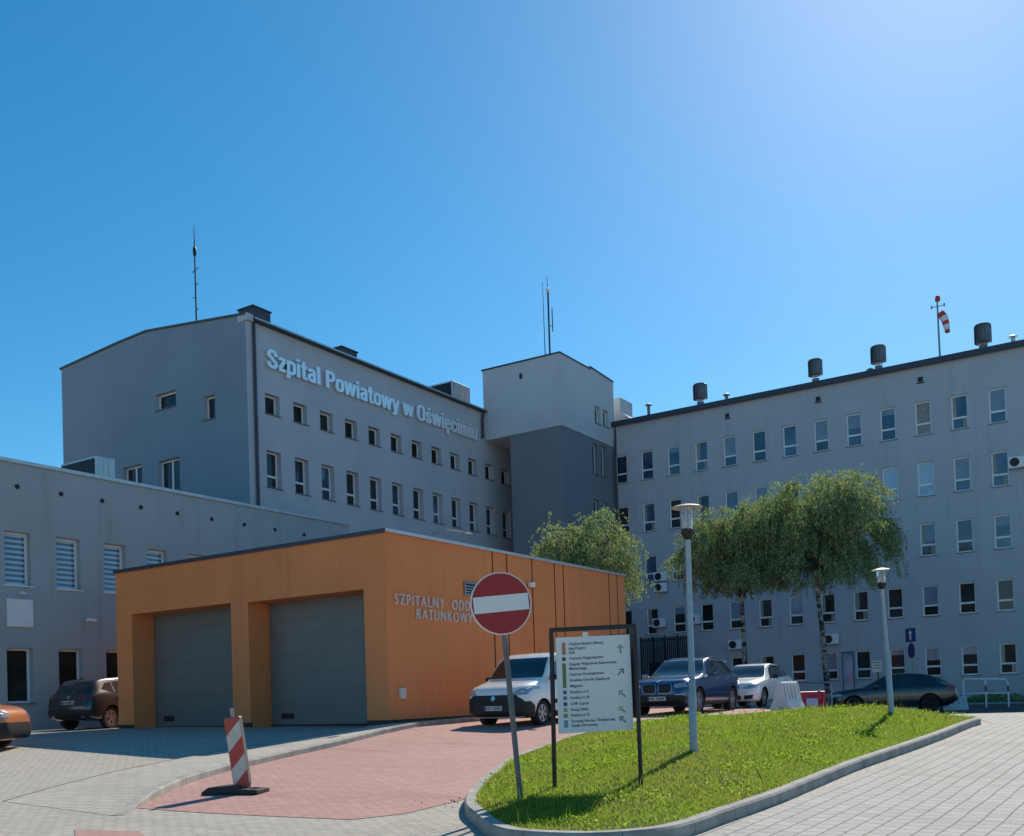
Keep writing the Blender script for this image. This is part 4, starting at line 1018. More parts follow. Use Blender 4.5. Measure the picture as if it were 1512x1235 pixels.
railing(1172, 1227, 1008, 1040, 35.5, 34.6, 'bare grey bent tube railing behind the red water barrier', [M['steel']], mid=False)
def water_barrier(u, v, d, L_, w, h, rz, m, label, panelm=None, group=None):
    q = atd(u, v, d); o = thing('water_barrier', (q.x, q.y, gz(q.x, q.y)+.006), label, 'barrier', rz=rz)
    prof = [(-w/2, 0), (-w/2, .12), (-w*.22, h*.55), (-w*.16, h), (w*.16, h), (w*.22, h*.55), (w/2, .12), (w/2, 0)]
    a = MB(); a.prism([(0-L_/2, y, z) for y, z in prof], (L_, 0, 0)); a.build('shell', m, o, bevel=.025)
    a = MB(); n = 5
    for k in range(n):
        x = -L_/2+L_*(k+.5)/n
        for s in (1, -1): a.prism([(x-.03, s*(w*.36), h*.22), (x+.03, s*(w*.36), h*.22), (x+.03, s*(w*.19), h*.92), (x-.03, s*(w*.19), h*.92)], (0, s*.035, .0))
    rb = a.build('ribs', m, o)
    a = MB(); a.lathe([(.05, h), (.05, h+.03), (.02, h+.035)], (L_*.3, 0, 0), n=10); a.build('filler_cap', M['black'], o)
    if panelm:
        a = MB()
        for s in (-1,): a.prism([(-.16, s*w*.47, h*.22), (.16, s*w*.47, h*.22), (.16, s*w*.30, h*.66), (-.16, s*w*.30, h*.66)], (0, s*.05, 0))
        st_ = a.build('sticker', panelm, o)
    return o
plast_w = mat('white_polyethylene', (.66, .68, .68), .45, var=.05); plast_r = mat('red_polyethylene', (.42, .02, .045), .45, var=.08)
water_barrier(1163, 1042, 28.3, .95, .62, .84, R(80), plast_w, 'tall white plastic water barrier just behind the white parked car', group=None)
water_barrier(1197, 1040, 29.4, .86, .5, .60, R(28), plast_r, 'low red plastic water barrier with a pale sticker, next to the white barrier', mat('sticker_blue', (.35, .42, .58), .5))
water_barrier(1408, 1040, 37.0, .95, .4, .52, R(30), mat('pale_blue_polyethylene', (.50, .60, .66), .45), 'low pale plastic barrier between the black car and the tube railing')
# slatted gate by the block
Yg = 55.3; a_, b_ = atY(946, 941, Yg), atY(1020, 992, Yg); zg = gz(a_.x, Yg)
o = thing('slatted_gate', ((a_.x+b_.x)/2, Yg, zg), 'dark slatted enclosure against the block wall behind the blue car', 'gate', world=True)
for k in range(5):
    x = a_.x+(b_.x-a_.x)*k/4; a = MB(); a.box(x-.04, x+.04, Yg-.04, Yg+.04, zg, a_.z); a.build('post', M['black'], o)
n = 26
sl = MB()
for k in range(n):
    x = a_.x+(b_.x-a_.x)*(k+.5)/n; sl.box(x-.045, x+.045, Yg-.06, Yg-.042, zg+.1, a_.z-.08)
sl.box(a_.x, b_.x, Yg-.041, Yg-.02, zg+.3, zg+.38); sl.box(a_.x, b_.x, Yg-.041, Yg-.02, a_.z-.3, a_.z-.22)
sl.build('slats', M['black'], o)

# ------------------------------------------------------------------ vehicles
def pchip(xs, ys, x):
    xs = np.array(xs, float); ys = np.array(ys, float); h = np.diff(xs); dl = np.diff(ys)/h
    m = np.zeros(len(xs)); m[0] = dl[0]; m[-1] = dl[-1]
    for i in range(1, len(xs)-1):
        if dl[i-1]*dl[i] > 0:
            w1, w2 = 2*h[i]+h[i-1], h[i]+2*h[i-1]; m[i] = (w1+w2)/(w1/dl[i-1]+w2/dl[i])
    x = np.clip(x, xs[0], xs[-1]); k = np.clip(np.searchsorted(xs, x)-1, 0, len(h)-1); t = (x-xs[k])/h[k]
    return ys[k]*(1+2*t)*(1-t)**2+m[k]*h[k]*t*(1-t)**2+ys[k+1]*t*t*(3-2*t)+m[k+1]*h[k]*t*t*(t-1)
paint_cache = {}
def paint(name, col, metal=0.0, rough=.32):
    return mat(name, col, rough, metal, .5, coat=1.0)
carglass = glass('car_glass', (.012, .015, .018), .02, 1.9)
tyrem = mat('tyre_rubber', (.014, .014, .015), .8); rimm = mat('alloy_rim', (.42, .43, .45), .35, .85); rimd = mat('brake_dark', (.02, .02, .02), .6, .3)
lens = mat('headlight_lens', (.42, .45, .48), .06, .35, coat=1); chrome = mat('chrome', (.45, .46, .47), .3, .9)
tail = mat('tail_lens', (.22, .008, .01), .12, coat=1); platem = mat('plate_white', (.62, .62, .60), .45); platey = mat('plate_yellowish', (.55, .46, .33), .5)
trim = mat('black_trim', (.011, .011, .012), .55)
class Car:
    def __init__(s, name, label, body, vd, loc, rz):
        sp = vd; s.sp = sp; L = sp['L']; s.L = L
        s.o = thing(name, loc, label, sp.get('cat', 'car'), rz)
        st = np.unique(np.concatenate([[0, .012, .03, .06, .1, .16, .24, .34], np.linspace(.45, L-.45, 40), L-np.array([.34, .24, .16, .1, .06, .03, .012, 0])]))
        g = lambda k: pchip(*zip(*sp[k]), st)
        top, belt, bot, hw, rw = g('top'), g('belt'), g('bot'), g('hw'), g('rw')
        rings = []
        for i in range(len(st)):
            b0, w, t = bot[i], hw[i], top[i]; be = min(belt[i], t-.03); hb = be-b0; wr = min(rw[i], w*.97); re = min(.07, (t-be)*.5)
            half = [(0, b0), (.5*w, b0), (.86*w, b0+.01), (.965*w, b0+.09*hb/.6), (.995*w, b0+.32*hb), (w, b0+.55*hb), (.992*w, b0+.78*hb), (.955*w, be)]
            half += [(.955*w+(wr-.955*w)*f, be+(t-re-be)*f) for f in (.33, .66, 1)]
            half += [(wr*.93, t-re*.32), (wr*.72, t-re*.08), (wr*.36, t), (0, t+.004)]
            # smooth the half ring
            P = [Vector((0, y, z)) for y, z in half]; q = []
            for k in range(len(P)-1):
                a = P[k-1] if k else P[0]; b, c = P[k], P[k+1]; d = P[k+2] if k+2 < len(P) else P[-1]
                for r in range(2):
                    u = r/2; q.append(.5*((2*b)+(c-a)*u+(2*a-5*b+4*c-d)*u*u+(3*b-a-3*c+d)*u**3))
            q.append(P[-1]); ring = [(L/2-st[i], v.y, v.z) for v in q]
            ring += [(L/2-st[i], -v.y, v.z) for v in q[-2:0:-1]]
            rings.append(ring)
        n = len(rings[0]); vs = [v for r in rings for v in r]
        fs = [(i*n+k, i*n+(k+1) % n, (i+1)*n+(k+1) % n, (i+1)*n+k) for i in range(len(rings)-1) for k in range(n)]
        fs += [tuple(range(n)), tuple((len(rings)-1)*n+k for k in range(n-1, -1, -1))]
        mb = MB(); mb.add(vs, fs); me = mb.mesh('body', [body, trim], smooth=True)
        bm = bmesh.new(); bm.from_mesh(me); bmesh.ops.triangulate(bm, faces=bm.faces); s.bvh = BVHTree.FromBMesh(bm); bm.free()
        s.body = link('body', me, s.o)
        # wheel arches
        r = sp['r']; cut = MB()
        for x in sp['axles']:
            for sd in (1, -1): cut.lathe([(r+.055, 0), (r+.055, .45)], (L/2-x, sd*(sp['W']/2+.08), r-.005), (0, -sd, 0), 30)
        co = link('cutter', cut.mesh('cutter', trim), s.o); co.data.materials.clear(); co.data.materials.append(trim)
        bo = s.body.modifiers.new('b', 'BOOLEAN'); bo.object = co; bo.operation = 'DIFFERENCE'; bo.solver = 'EXACT'
        dg = bpy.context.evaluated_depsgraph_get(); dg.update()
        nm = D.meshes.new_from_object(s.body.evaluated_get(dg)); s.body.modifiers.clear(); s.body.data = nm; nm.name = 'body'
        D.objects.remove(co); nm.set_sharp_from_angle(angle=R(38))
        for x in sp['axles']:
            for sd in (1, -1): s.wheel(L/2-x, sd*(sp['W']/2-.03), r, sd, sp.get('spokes', 5), sp.get('rim', rimm))
    def wheel(s, x, y, r, sd, ns, rm):
        w = .21; ax = (0, sd, 0); c = (x, y-sd*w, r)
        a = MB(); a.lathe([(r*.62, .02), (r*.60, w*.55), (.02, w*.55)], c, ax, 20); wh = a.build('wheel', rimd, s.o)
        t = MB(); t.lathe([(r*.64, .01), (r*.95, 0), (r, .03), (r, w-.03), (r*.95, w), (r*.68, w-.004), (r*.66, w-.03), (r*.655, .02)], c, ax, 36); t.build('tyre', tyrem, wh, True)
        m = MB(); cy = y-sd*.02
        m.lathe([(r*.655, -.03), (r*.67, .004), (r*.60, .004), (r*.585, -.03)], (x, cy, r), ax, 36)
        m.lathe([(r*.14, -.035), (r*.13, -.005), (r*.04, 0)], (x, cy, r), ax, 16)
        for k in range(ns):
            an = 2*PI*k/ns+.3; e = Vector((math.cos(an), 0, math.sin(an))); p = Vector((-math.sin(an), 0, math.cos(an))); O = Vector((x, cy-sd*.03, r))
            m.prism([O+e*r*.1-p*r*.055, O+e*r*.1+p*r*.055, O+e*r*.61+p*r*.085, O+e*r*.61-p*r*.085], (0, sd*.026, 0))
        m.build('rim', rm, wh)
    def decal(s, name, poly, side, m, off=.006, step=.07, parent=None, smooth=True):
        """a panel that follows the body: outline given in the view from one side. side: +1/-1 -> (x from nose, z); 'f'/'r' -> (y, z); 't' -> (x from nose, y)"""
        bm = bmesh.new(); bm.faces.new([bm.verts.new((a, b, 0)) for a, b in poly])
        xs = [p[0] for p in poly]; ys = [p[1] for p in poly]
        for k in np.arange(min(xs)+step, max(xs), step): bmesh.ops.bisect_plane(bm, geom=bm.verts[:]+bm.edges[:]+bm.faces[:], plane_co=(k, 0, 0), plane_no=(1, 0, 0))
        for k in np.arange(min(ys)+step, max(ys), step): bmesh.ops.bisect_plane(bm, geom=bm.verts[:]+bm.edges[:]+bm.faces[:], plane_co=(0, k, 0), plane_no=(0, 1, 0))
        H = s.L/2; inner = {}
        for v in bm.verts:
            a, b = v.co.x, v.co.y
            if side in (1, -1): O, d = Vector((H-a, side*3, b)), Vector((0, -side, 0))
            elif side == 'f': O, d = Vector((6, a, b)), Vector((-1, 0, 0))
            elif side == 'r': O, d = Vector((-6, a, b)), Vector((1, 0, 0))
            else: O, d = Vector((H-a, b, 4)), Vector((0, 0, -1))
            hit, nn, _, _ = s.bvh.ray_cast(O, d)
            if hit is None: hit, nn, _, _ = s.bvh.find_nearest(O+d*(3-s.sp['W']/2 if side in (1, -1) else 6-H if side in ('f', 'r') else 2.5))
            if nn.dot(d) > 0: nn = -nn
            v.co = hit+nn*off; inner[v] = hit-nn*.012
        be = [e for e in bm.edges if len(e.link_faces) == 1]; mp = {}
        for e in be:
            for v in e.verts:
                if v not in mp: mp[v] = bm.verts.new(inner[v])
        for e in be: bm.faces.new((e.verts[0], e.verts[1], mp[e.verts[1]], mp[e.verts[0]]))
        bmesh.ops.recalc_face_normals(bm, faces=bm.faces)
        me = D.meshes.new(name); bm.to_mesh(me); bm.free(); me.materials.append(m)
        me.polygons.foreach_set('use_smooth', [True]*len(me.polygons)); me.set_sharp_from_angle(angle=R(40))
        return link(name, me, parent or s.o)
    def both(s, name, poly, m, off=.006, **k): return [s.decal(name, poly, sd, m, off, **k) for sd in (1, -1)]
    def seam(s, pts, w=.012):
        for sd in (1, -1):
            for i in range(len(pts)-1):
                a, b = Vector(pts[i]), Vector(pts[i+1]); t = (b-a).normalized(); p = Vector((-t.y, t.x))*w/2
                s.decal('panel_gap', [tuple(a-p), tuple(b-p), tuple(b+p), tuple(a+p)], sd, trim, .003, .15)
    def front_poly(s, half, mirror=True): return half
    def pair(s, name, poly, side, m, off=.008, **k):
        s.decal(name, poly, side, m, off, **k); s.decal(name, [(-a, b) for a, b in poly], side, m, off, **k)
    def mirror(s, x, z, body, w=.2, shell=None):
        for sd in (1, -1):
            y = s.sp['W']/2-.05
            a = MB(); X0 = s.L/2-x
            a.prism([(X0-.02, sd*y, z-.02), (X0+.04, sd*y, z-.02), (X0+.04, sd*(y+.1), z+.02), (X0-.02, sd*(y+.1), z+.02)], (0, 0, .04))
            arm = a.build('mirror', trim, s.o)
            a = MB(); a.lathe([(.02, 0), (.07, .012), (.088, .05), (.088, .085), (.08, .10)], (X0+.07, 0, 0), (-1, 0, 0), 16)
            for i, v in enumerate(a.v):
                f = lambda q, h: math.copysign(min(abs(q)*1.25, h), q)
                a.v[i] = (v[0], f(v[1], .085)+sd*(y+.17), f(v[2], .062)+z+.055)
            a.build('mirror_shell', shell or body, arm, True)
    def handle(s, x, z, m):
        for sd in (1, -1): s.decal('door_handle', [(x, z), (x+.19, z+.005), (x+.19, z+.035), (x, z+.03)], sd, m, .03)
    def plate(s, txt, side, z, m=None, y0=0, w=.52):
        h = .114; pl = s.decal('number_plate', [(y0-w/2, z-h/2), (y0+w/2, z-h/2), (y0+w/2, z+h/2), (y0-w/2, z+h/2)], side, m or platem, .034, .3)
        xs = [v.co.x for v in pl.data.vertices]; X = max(xs)+.003 if side == 'f' else min(xs)-.003; sg = 1 if side == 'f' else -1
        if txt:
            a = MB(); add_text(a, txt, (X, y0-sg*w*.40, z-.038), (0, sg, 0), (0, 0, 1), (sg, 0, 0), width=w*.84, cap=.076, bold=.012, ext=.002); a.build('plate_text', trim, pl)
            a = MB(); yy = y0-sg*w/2; a.box(min(X, X+sg*.002), max(X, X+sg*.002), min(yy, yy+sg*.04), max(yy, yy+sg*.04), z-h/2+.004, z+h/2-.004); a.build('plate_strip', mat('eu_blue', (.02, .05, .25), .5), pl)

def place(u, v, d): q = atd(u, v, d); return q.x, q.y
# --- white delivery van
white = paint('white_body', (.84, .83, .81), 0, .35)
vs_ = dict(L=4.4, W=1.83, r=.315, axles=(.88, 3.6), cat='van', spokes=6,
          top=[(0, .62), (.03, .80), (.10, .92), (.30, 1.03), (.86, 1.15), (.96, 1.20), (1.52, 1.73), (1.85, 1.84), (2.6, 1.88), (4.1, 1.86), (4.33, 1.76), (4.4, 1.5)],
          belt=[(0, .56), (.10, .84), (.5, .98), (1.2, 1.08), (4.4, 1.12)], bot=[(0, .34), (.12, .22), (.5, .2), (4.0, .22), (4.4, .36)],
          hw=[(0, .62), (.05, .74), (.16, .84), (.4, .905), (1, .915), (4.1, .915), (4.33, .87), (4.4, .8)], rw=[(0, .55), (.2, .70), (.95, .85), (1.55, .79), (2.2, .81), (4.1, .80), (4.4, .74)])
x, y = place(733, 1068, 24.1)
rzv = R(-91); van = Car('delivery_van', 'white delivery van with black bumper parked along the orange garage wall', white, vs_, (x-math.cos(rzv)*2.1, y-math.sin(rzv)*2.1, gz(x, y)+.006), rzv)
van.decal('bumper', [(-.84, .19), (.84, .19), (.88, .55), (.78, .68), (.62, .78), (-.62, .78), (-.78, .68), (-.88, .55)], 'f', trim, .015)
van.both('bumper_side', [(.03, .22), (.50, .22), (.47, .50), (.30, .62), (.04, .60)], trim, .012)
van.decal('windscreen', [(-.80, 1.20), (.80, 1.20), (.79, 1.30), (.70, 1.71), (-.70, 1.71), (-.79, 1.30)], 'f', carglass)
van.pair('headlight', [(.52, .80), (.62, .76), (.86, .78), (.90, .98), (.84, 1.0), (.62, .88)], 'f', lens, .012)
van.pair('fog_lamp', [(.60, .40), (.74, .40), (.74, .50), (.60, .50)], 'f', rimd, .02)
van.decal('grille', [(-.45, .50), (.45, .50), (.50, .64), (-.50, .64)], 'f', rimd, .02)
van.decal('badge', [(.065*math.cos(t), .70+.065*math.sin(t)) for t in np.linspace(0, 2*PI, 13)[:-1]], 'f', chrome, .03, .2)
van.plate('KO 7329N', 'f', .46)
van.both('side_window', [(1.22, 1.14), (2.12, 1.14), (2.12, 1.64), (1.68, 1.64), (1.35, 1.36)], carglass)
van.both('side_window', [(2.28, 1.14), (3.2, 1.14), (3.2, 1.62), (2.28, 1.62)], carglass)
van.both('side_trim', [(1.35, .55), (3.15, .55), (3.15, .65), (1.35, .65)], trim, .012)
van.both('sill_trim', [(1.3, .24), (3.15, .24), (3.15, .36), (1.3, .36)], trim, .012)
van.seam([(1.22, .40), (1.28, 1.08), (1.62, 1.5)]); van.seam([(2.22, .40), (2.22, 1.66)]); van.seam([(3.25, .45), (3.25, 1.66)])
van.handle(1.98, .98, trim); van.handle(2.9, .98, trim); van.mirror(1.33, 1.14, white, shell=trim)
a = MB(); a.tube([(van.L/2-1.95, .1, 1.80), (van.L/2-2.15, .1, 2.0)], .008, 5); a.build('aerial', trim, van.o)
# --- dark blue SUV
blue = paint('dark_blue_body', (.022, .055, .16), .3, .22)
vs_ = dict(L=4.7, W=1.89, r=.37, axles=(.86, 3.72), spokes=5,
          top=[(0, .60), (.03, .82), (.10, .92), (.3, 1.0), (1.25, 1.10), (1.4, 1.13), (2.2, 1.58), (2.7, 1.66), (3.5, 1.63), (4.1, 1.50), (4.5, 1.16), (4.65, 1.0), (4.7, .75)],
          belt=[(0, .56), (.1, .80), (.6, .96), (1.4, 1.03), (4.0, 1.10), (4.7, 1.0)], bot=[(0, .40), (.12, .27), (.5, .24), (4.1, .26), (4.7, .45)],
          hw=[(0, .60), (.05, .74), (.16, .86), (.4, .93), (.9, .945), (3.9, .945), (4.5, .88), (4.7, .72)], rw=[(0, .54), (.3, .74), (1.3, .84), (2.2, .66), (3.6, .66), (4.4, .62), (4.7, .55)])
x, y = place(972, 1057, 27.0); rz = R(-88)
suv = Car('parked_car', 'shiny dark blue estate SUV with twin oval grilles parked behind the lamp post', blue, vs_, (x-math.cos(rz)*2.3, y-math.sin(rz)*2.3, gz(x, y)+.006), rz)
suv.decal('windscreen', [(-.78, 1.13), (.78, 1.13), (.76, 1.2), (.60, 1.55), (-.60, 1.55), (-.76, 1.2)], 'f', carglass)
suv.pair('kidney_grille', [(.03, .64), (.06, .60), (.36, .60), (.43, .66), (.45, .80), (.40, .88), (.06, .88), (.03, .85)], 'f', chrome, .014)
suv.pair('grille_mesh', [(.05, .65), (.07, .62), (.35, .62), (.41, .67), (.425, .79), (.385, .86), (.07, .86), (.05, .84)], 'f', trim, .022)
suv.pair('headlight', [(.50, .78), (.56, .75), (.84, .78), (.90, .90), (.66, .885), (.50, .86)], 'f', lens, .012)
suv.decal('lower_intake', [(-.76, .30), (.76, .30), (.82, .50), (.66, .57), (-.66, .57), (-.82, .50)], 'f', trim, .012)
suv.pair('chrome_strip', [(.55, .56), (.80, .57), (.80, .585), (.55, .575)], 'f', chrome, .02)
suv.decal('badge', [(.045*math.cos(t), .945+.04*math.sin(t)) for t in np.linspace(0, 2*PI, 13)[:-1]], 'f', chrome, .012, .2)
suv.plate('WL 76499', 'f', .47)
suv.both('side_window', [(1.72, 1.09), (2.5, 1.11), (2.5, 1.52), (2.2, 1.49)], carglass)
suv.both('side_window', [(2.58, 1.11), (3.4, 1.13), (3.4, 1.51), (2.58, 1.53)], carglass)
suv.both('side_window', [(3.47, 1.14), (4.0, 1.2), (3.85, 1.38), (3.47, 1.50)], carglass)
suv.both('sill_trim', [(1.3, .27), (3.3, .27), (3.3, .37), (1.3, .37)], trim, .012)
suv.seam([(1.36, .40), (1.42, 1.03), (1.7, 1.1)]); suv.seam([(2.54, .40), (2.54, 1.55)]); suv.seam([(3.35, .7), (3.55, 1.1)])
suv.both('roof_rail', [(2.3, 1.545), (3.9, 1.50), (3.9, 1.525), (2.3, 1.57)], chrome, .03)
suv.handle(2.25, .97, chrome); suv.handle(3.2, .99, chrome); suv.mirror(1.72, 1.08, blue)
suv.pair('tail_light', [(.5, .95), (.85, .92), (.85, 1.06), (.5, 1.08)], 'r', tail, .01)
# --- white hatchback
vs_ = dict(L=4.5, W=1.78, r=.315, axles=(.86, 3.46), spokes=5,
          top=[(0, .50), (.03, .66), (.10, .76), (.3, .85), (1.1, .95), (1.22, .98), (2.05, 1.40), (2.6, 1.46), (3.3, 1.42), (3.9, 1.24), (4.25, 1.05), (4.42, .98), (4.5, .70)],
          belt=[(0, .46), (.1, .66), (.6, .82), (1.2, .89), (4.0, .96), (4.5, .9)], bot=[(0, .34), (.12, .22), (.5, .19), (4.0, .21), (4.5, .4)],
          hw=[(0, .56), (.05, .70), (.16, .81), (.4, .87), (.9, .89), (3.8, .89), (4.35, .83), (4.5, .7)], rw=[(0, .5), (.3, .68), (1.2, .79), (2.0, .62), (3.4, .62), (4.2, .62), (4.5, .55)])
x, y = place(1079, 1048, 31.4); rz = R(-89)
hat = Car('parked_car', 'white hatchback car parked between the dark blue car and the white barrier', white, vs_, (x-math.cos(rz)*2.2, y-math.sin(rz)*2.2, gz(x, y)+.006), rz)
hat.decal('windscreen', [(-.72, .985), (.72, .985), (.70, 1.05), (.56, 1.38), (-.56, 1.38), (-.70, 1.05)], 'f', carglass)
hat.pair('headlight', [(.40, .64), (.50, .60), (.80, .64), (.84, .76), (.56, .72)], 'f', lens, .012)
hat.decal('grille', [(-.30, .60), (.30, .60), (.33, .69), (-.33, .69)], 'f', trim, .012)
hat.decal('lower_intake', [(-.34, .28), (.34, .28), (.38, .40), (-.38, .40)], 'f', trim, .01)
hat.pair('fog_recess', [(.46, .28), (.72, .30), (.74, .42), (.48, .40)], 'f', trim, .01)
hat.plate('', 'f', .48)
hat.both('side_window', [(1.62, .95), (2.35, .97), (2.35, 1.34), (2.05, 1.31)], carglass)
hat.both('side_window', [(2.42, .97), (3.2, .99), (3.2, 1.32), (2.42, 1.35)], carglass)
hat.both('side_window', [(3.26, 1.0), (3.75, 1.04), (3.55, 1.2), (3.26, 1.31)], carglass)
hat.seam([(1.3, .34), (1.34, .90), (1.6, .96)]); hat.seam([(2.385, .34), (2.385, 1.36)]); hat.seam([(3.1, .6), (3.3, .98)])
hat.both('roof_rail', [(2.25, 1.36), (3.5, 1.32), (3.5, 1.345), (2.25, 1.385)], trim, .03)
hat.handle(2.1, .84, white); hat.handle(3.0, .86, white); hat.mirror(1.62, .94, white, shell=trim)
# --- grey SUV at the annex, seen from behind
grey = paint('graphite_body', (.030, .031, .033), .15, .3)
vs_ = dict(L=4.55, W=1.84, r=.36, axles=(.9, 3.6), spokes=5,
          top=[(0, .60), (.05, .85), (.3, 1.0), (1.3, 1.12), (1.4, 1.15), (2.15, 1.60), (2.7, 1.68), (3.6, 1.64), (3.95, 1.58), (4.05, 1.53), (4.42, 1.14), (4.5, 1.03), (4.55, .80)],
          belt=[(0, .56), (.1, .80), (.6, .96), (1.4, 1.04), (3.9, 1.12), (4.4, 1.04), (4.55, .75)], bot=[(0, .40), (.12, .27), (.5, .24), (4.0, .27), (4.45, .36), (4.55, .5)],
          hw=[(0, .60), (.16, .84), (.4, .91), (.9, .92), (3.8, .92), (4.3, .89), (4.48, .82), (4.55, .74)], rw=[(0, .54), (.3, .74), (1.3, .82), (2.2, .64), (3.8, .65), (4.2, .66), (4.55, .6)])
x, y = place(103, 1080, 31.0); rz = R(105)
mz = Car('parked_car', 'graphite grey SUV seen from behind in the gap between annex and orange garage', grey, vs_, (x+math.cos(rz)*2.2, y+math.sin(rz)*2.2, gz(x, y)+.006), rz)
mz.decal('rear_window', [(-.66, 1.18), (.66, 1.18), (.56, 1.50), (-.56, 1.50)], 'r', carglass)
mz.pair('tail_light', [(.42, 1.00), (.82, .96), (.86, 1.10), (.46, 1.06)], 'r', tail, .012)
mz.decal('bumper', [(-.78, .40), (.78, .40), (.84, .56), (.74, .64), (-.74, .64), (-.84, .56)], 'r', trim, .015)
mz.decal('badge', [(.07*math.cos(t), 1.03+.05*math.sin(t)) for t in np.linspace(0, 2*PI, 13)[:-1]], 'r', chrome, .012, .2)
mz.plate('KR 6A471', 'r', .86, platey)
mz.pair('exhaust_tip', [(.50, .40), (.62, .40), (.62, .45), (.50, .45)], 'r', chrome, .03)
mz.both('side_window', [(1.75, 1.10), (2.5, 1.12), (2.5, 1.54), (2.15, 1.50)], carglass)
mz.both('side_window', [(2.58, 1.12), (3.35, 1.14), (3.35, 1.52), (2.58, 1.55)], carglass)
mz.both('side_window', [(3.42, 1.15), (3.95, 1.27), (3.7, 1.46), (3.42, 1.51)], carglass)
mz.both('sill_trim', [(1.35, .28), (3.15, .28), (3.15, .40), (1.35, .40)], trim, .012)
mz.seam([(2.54, .42), (2.54, 1.56)]); mz.seam([(3.25, .75), (3.5, 1.12)]); mz.handle(3.15, 1.0, chrome); mz.mirror(1.75, 1.1, grey)
a = MB(); a.prism([(mz.L/2-3.75, -.02, 1.60), (mz.L/2-3.95, -.02, 1.58), (mz.L/2-3.93, -.02, 1.67)], (0, .04, 0)); a.build('aerial_fin', trim, mz.o)
# --- orange car nosing in at the left edge
ora = paint('orange_body', (.50, .16, .045), .1, .35)
vs_ = dict(L=4.2, W=1.78, r=.31, axles=(.80, 3.5), spokes=6,
          top=[(0, .58), (.03, .76), (.10, .88), (.30, .99), (.9, 1.12), (1.0, 1.16), (1.75, 1.68), (2.1, 1.78), (2.8, 1.80), (3.9, 1.78), (4.13, 1.70), (4.2, 1.4)],
          belt=[(0, .54), (.10, .80), (.5, .95), (1.2, 1.05), (4.2, 1.1)], bot=[(0, .34), (.12, .22), (.5, .2), (3.8, .22), (4.2, .36)],
          hw=[(0, .58), (.05, .70), (.16, .80), (.4, .87), (1, .89), (3.9, .89), (4.13, .85), (4.2, .78)], rw=[(0, .52), (.2, .68), (1.0, .78), (1.8, .68), (2.4, .72), (4.2, .66)])
x, y = place(31, 1100, 22.6); rz = R(38)
oc = Car('parked_car', 'orange car with black bumper poking in at the left picture edge', ora, vs_, (x-math.cos(rz)*2.1, y-math.sin(rz)*2.1, gz(x, y)+.006), rz)
oc.decal('bumper', [(-.82, .26), (.82, .26), (.84, .52), (.76, .62), (-.76, .62), (-.84, .52)], 'f', trim, .015)
oc.both('bumper_side', [(.05, .28), (.40, .28), (.42, .60), (.06, .62)], trim, .012)
oc.pair('headlight', [(.46, .76), (.56, .72), (.80, .74), (.84, .93), (.78, .95), (.56, .84)], 'f', lens, .012)
oc.both('headlight_side', [(.12, .78), (.42, .84), (.50, .92), (.30, .94), (.14, .88)], lens, .01)
oc.decal('windscreen', [(-.72, 1.16), (.72, 1.16), (.70, 1.26), (.58, 1.64), (-.58, 1.64), (-.70, 1.26)], 'f', carglass)
oc.both('side_window', [(1.3, 1.11), (2.1, 1.11), (2.1, 1.58), (1.8, 1.58)], carglass); oc.both('side_window', [(2.2, 1.11), (3.1, 1.11), (3.1, 1.58), (2.2, 1.58)], carglass)
oc.seam([(1.18, .4), (1.22, 1.05)]); oc.mirror(1.3, 1.1, ora, shell=trim)
oc.both('side_marking', [(.95, .76), (1.18, .76), (1.18, .82), (.95, .82)], platem, .008)
# --- black saloon in the shade
blk_p = paint('black_body', (.010, .011, .013), 0, .3)
vs_ = dict(L=4.45, W=1.80, r=.33, axles=(.88, 3.5), spokes=5, rim=rimd,
          top=[(0, .50), (.03, .66), (.10, .76), (.3, .84), (1.15, .97), (1.28, 1.0), (2.1, 1.40), (2.6, 1.47), (3.2, 1.44), (3.8, 1.28), (4.2, 1.06), (4.38, .96), (4.45, .70)],
          belt=[(0, .46), (.1, .66), (.6, .83), (1.2, .90), (4.0, .98), (4.45, .9)], bot=[(0, .34), (.12, .22), (.5, .19), (4.0, .21), (4.45, .4)],
          hw=[(0, .56), (.05, .70), (.16, .81), (.4, .87), (.9, .90), (3.8, .90), (4.3, .84), (4.45, .7)], rw=[(0, .5), (.3, .68), (1.2, .79), (2.0, .62), (3.4, .62), (4.2, .64), (4.45, .55)])
x, y = place(1316, 1052, 36.8); rz = R(196)
sed = Car('parked_car', 'black hatchback parked sideways in the shade behind the farther lamp', blk_p, vs_, (x, y, gz(x, y)+.006), rz)
sed.decal('windscreen', [(-.74, 1.0), (.74, 1.0), (.58, 1.38), (-.58, 1.38)], 'f', carglass)
sed.decal('rear_window', [(-.62, 1.08), (.62, 1.08), (.54, 1.34), (-.54, 1.34)], 'r', carglass)
sed.both('side_window', [(1.68, .97), (2.4, .99), (2.4, 1.36), (2.1, 1.32)], carglass); sed.both('side_window', [(2.47, .99), (3.3, 1.01), (3.1, 1.33), (2.47, 1.37)], carglass); sed.both('side_window', [(3.38, 1.02), (3.8, 1.07), (3.6, 1.22), (3.38, 1.29)], carglass)
sed.pair('headlight', [(.42, .62), (.80, .64), (.84, .75), (.5, .71)], 'f', lens, .012); sed.pair('tail_light', [(.48, .84), (.80, .82), (.82, .98), (.5, .96)], 'r', tail, .012); sed.both('tail_light_side', [(4.12, .82), (4.36, .80), (4.30, .96), (4.05, .95)], tail, .01)
sed.both('headlight_side', [(.12, .63), (.5, .68), (.42, .76), (.14, .73)], lens, .01)
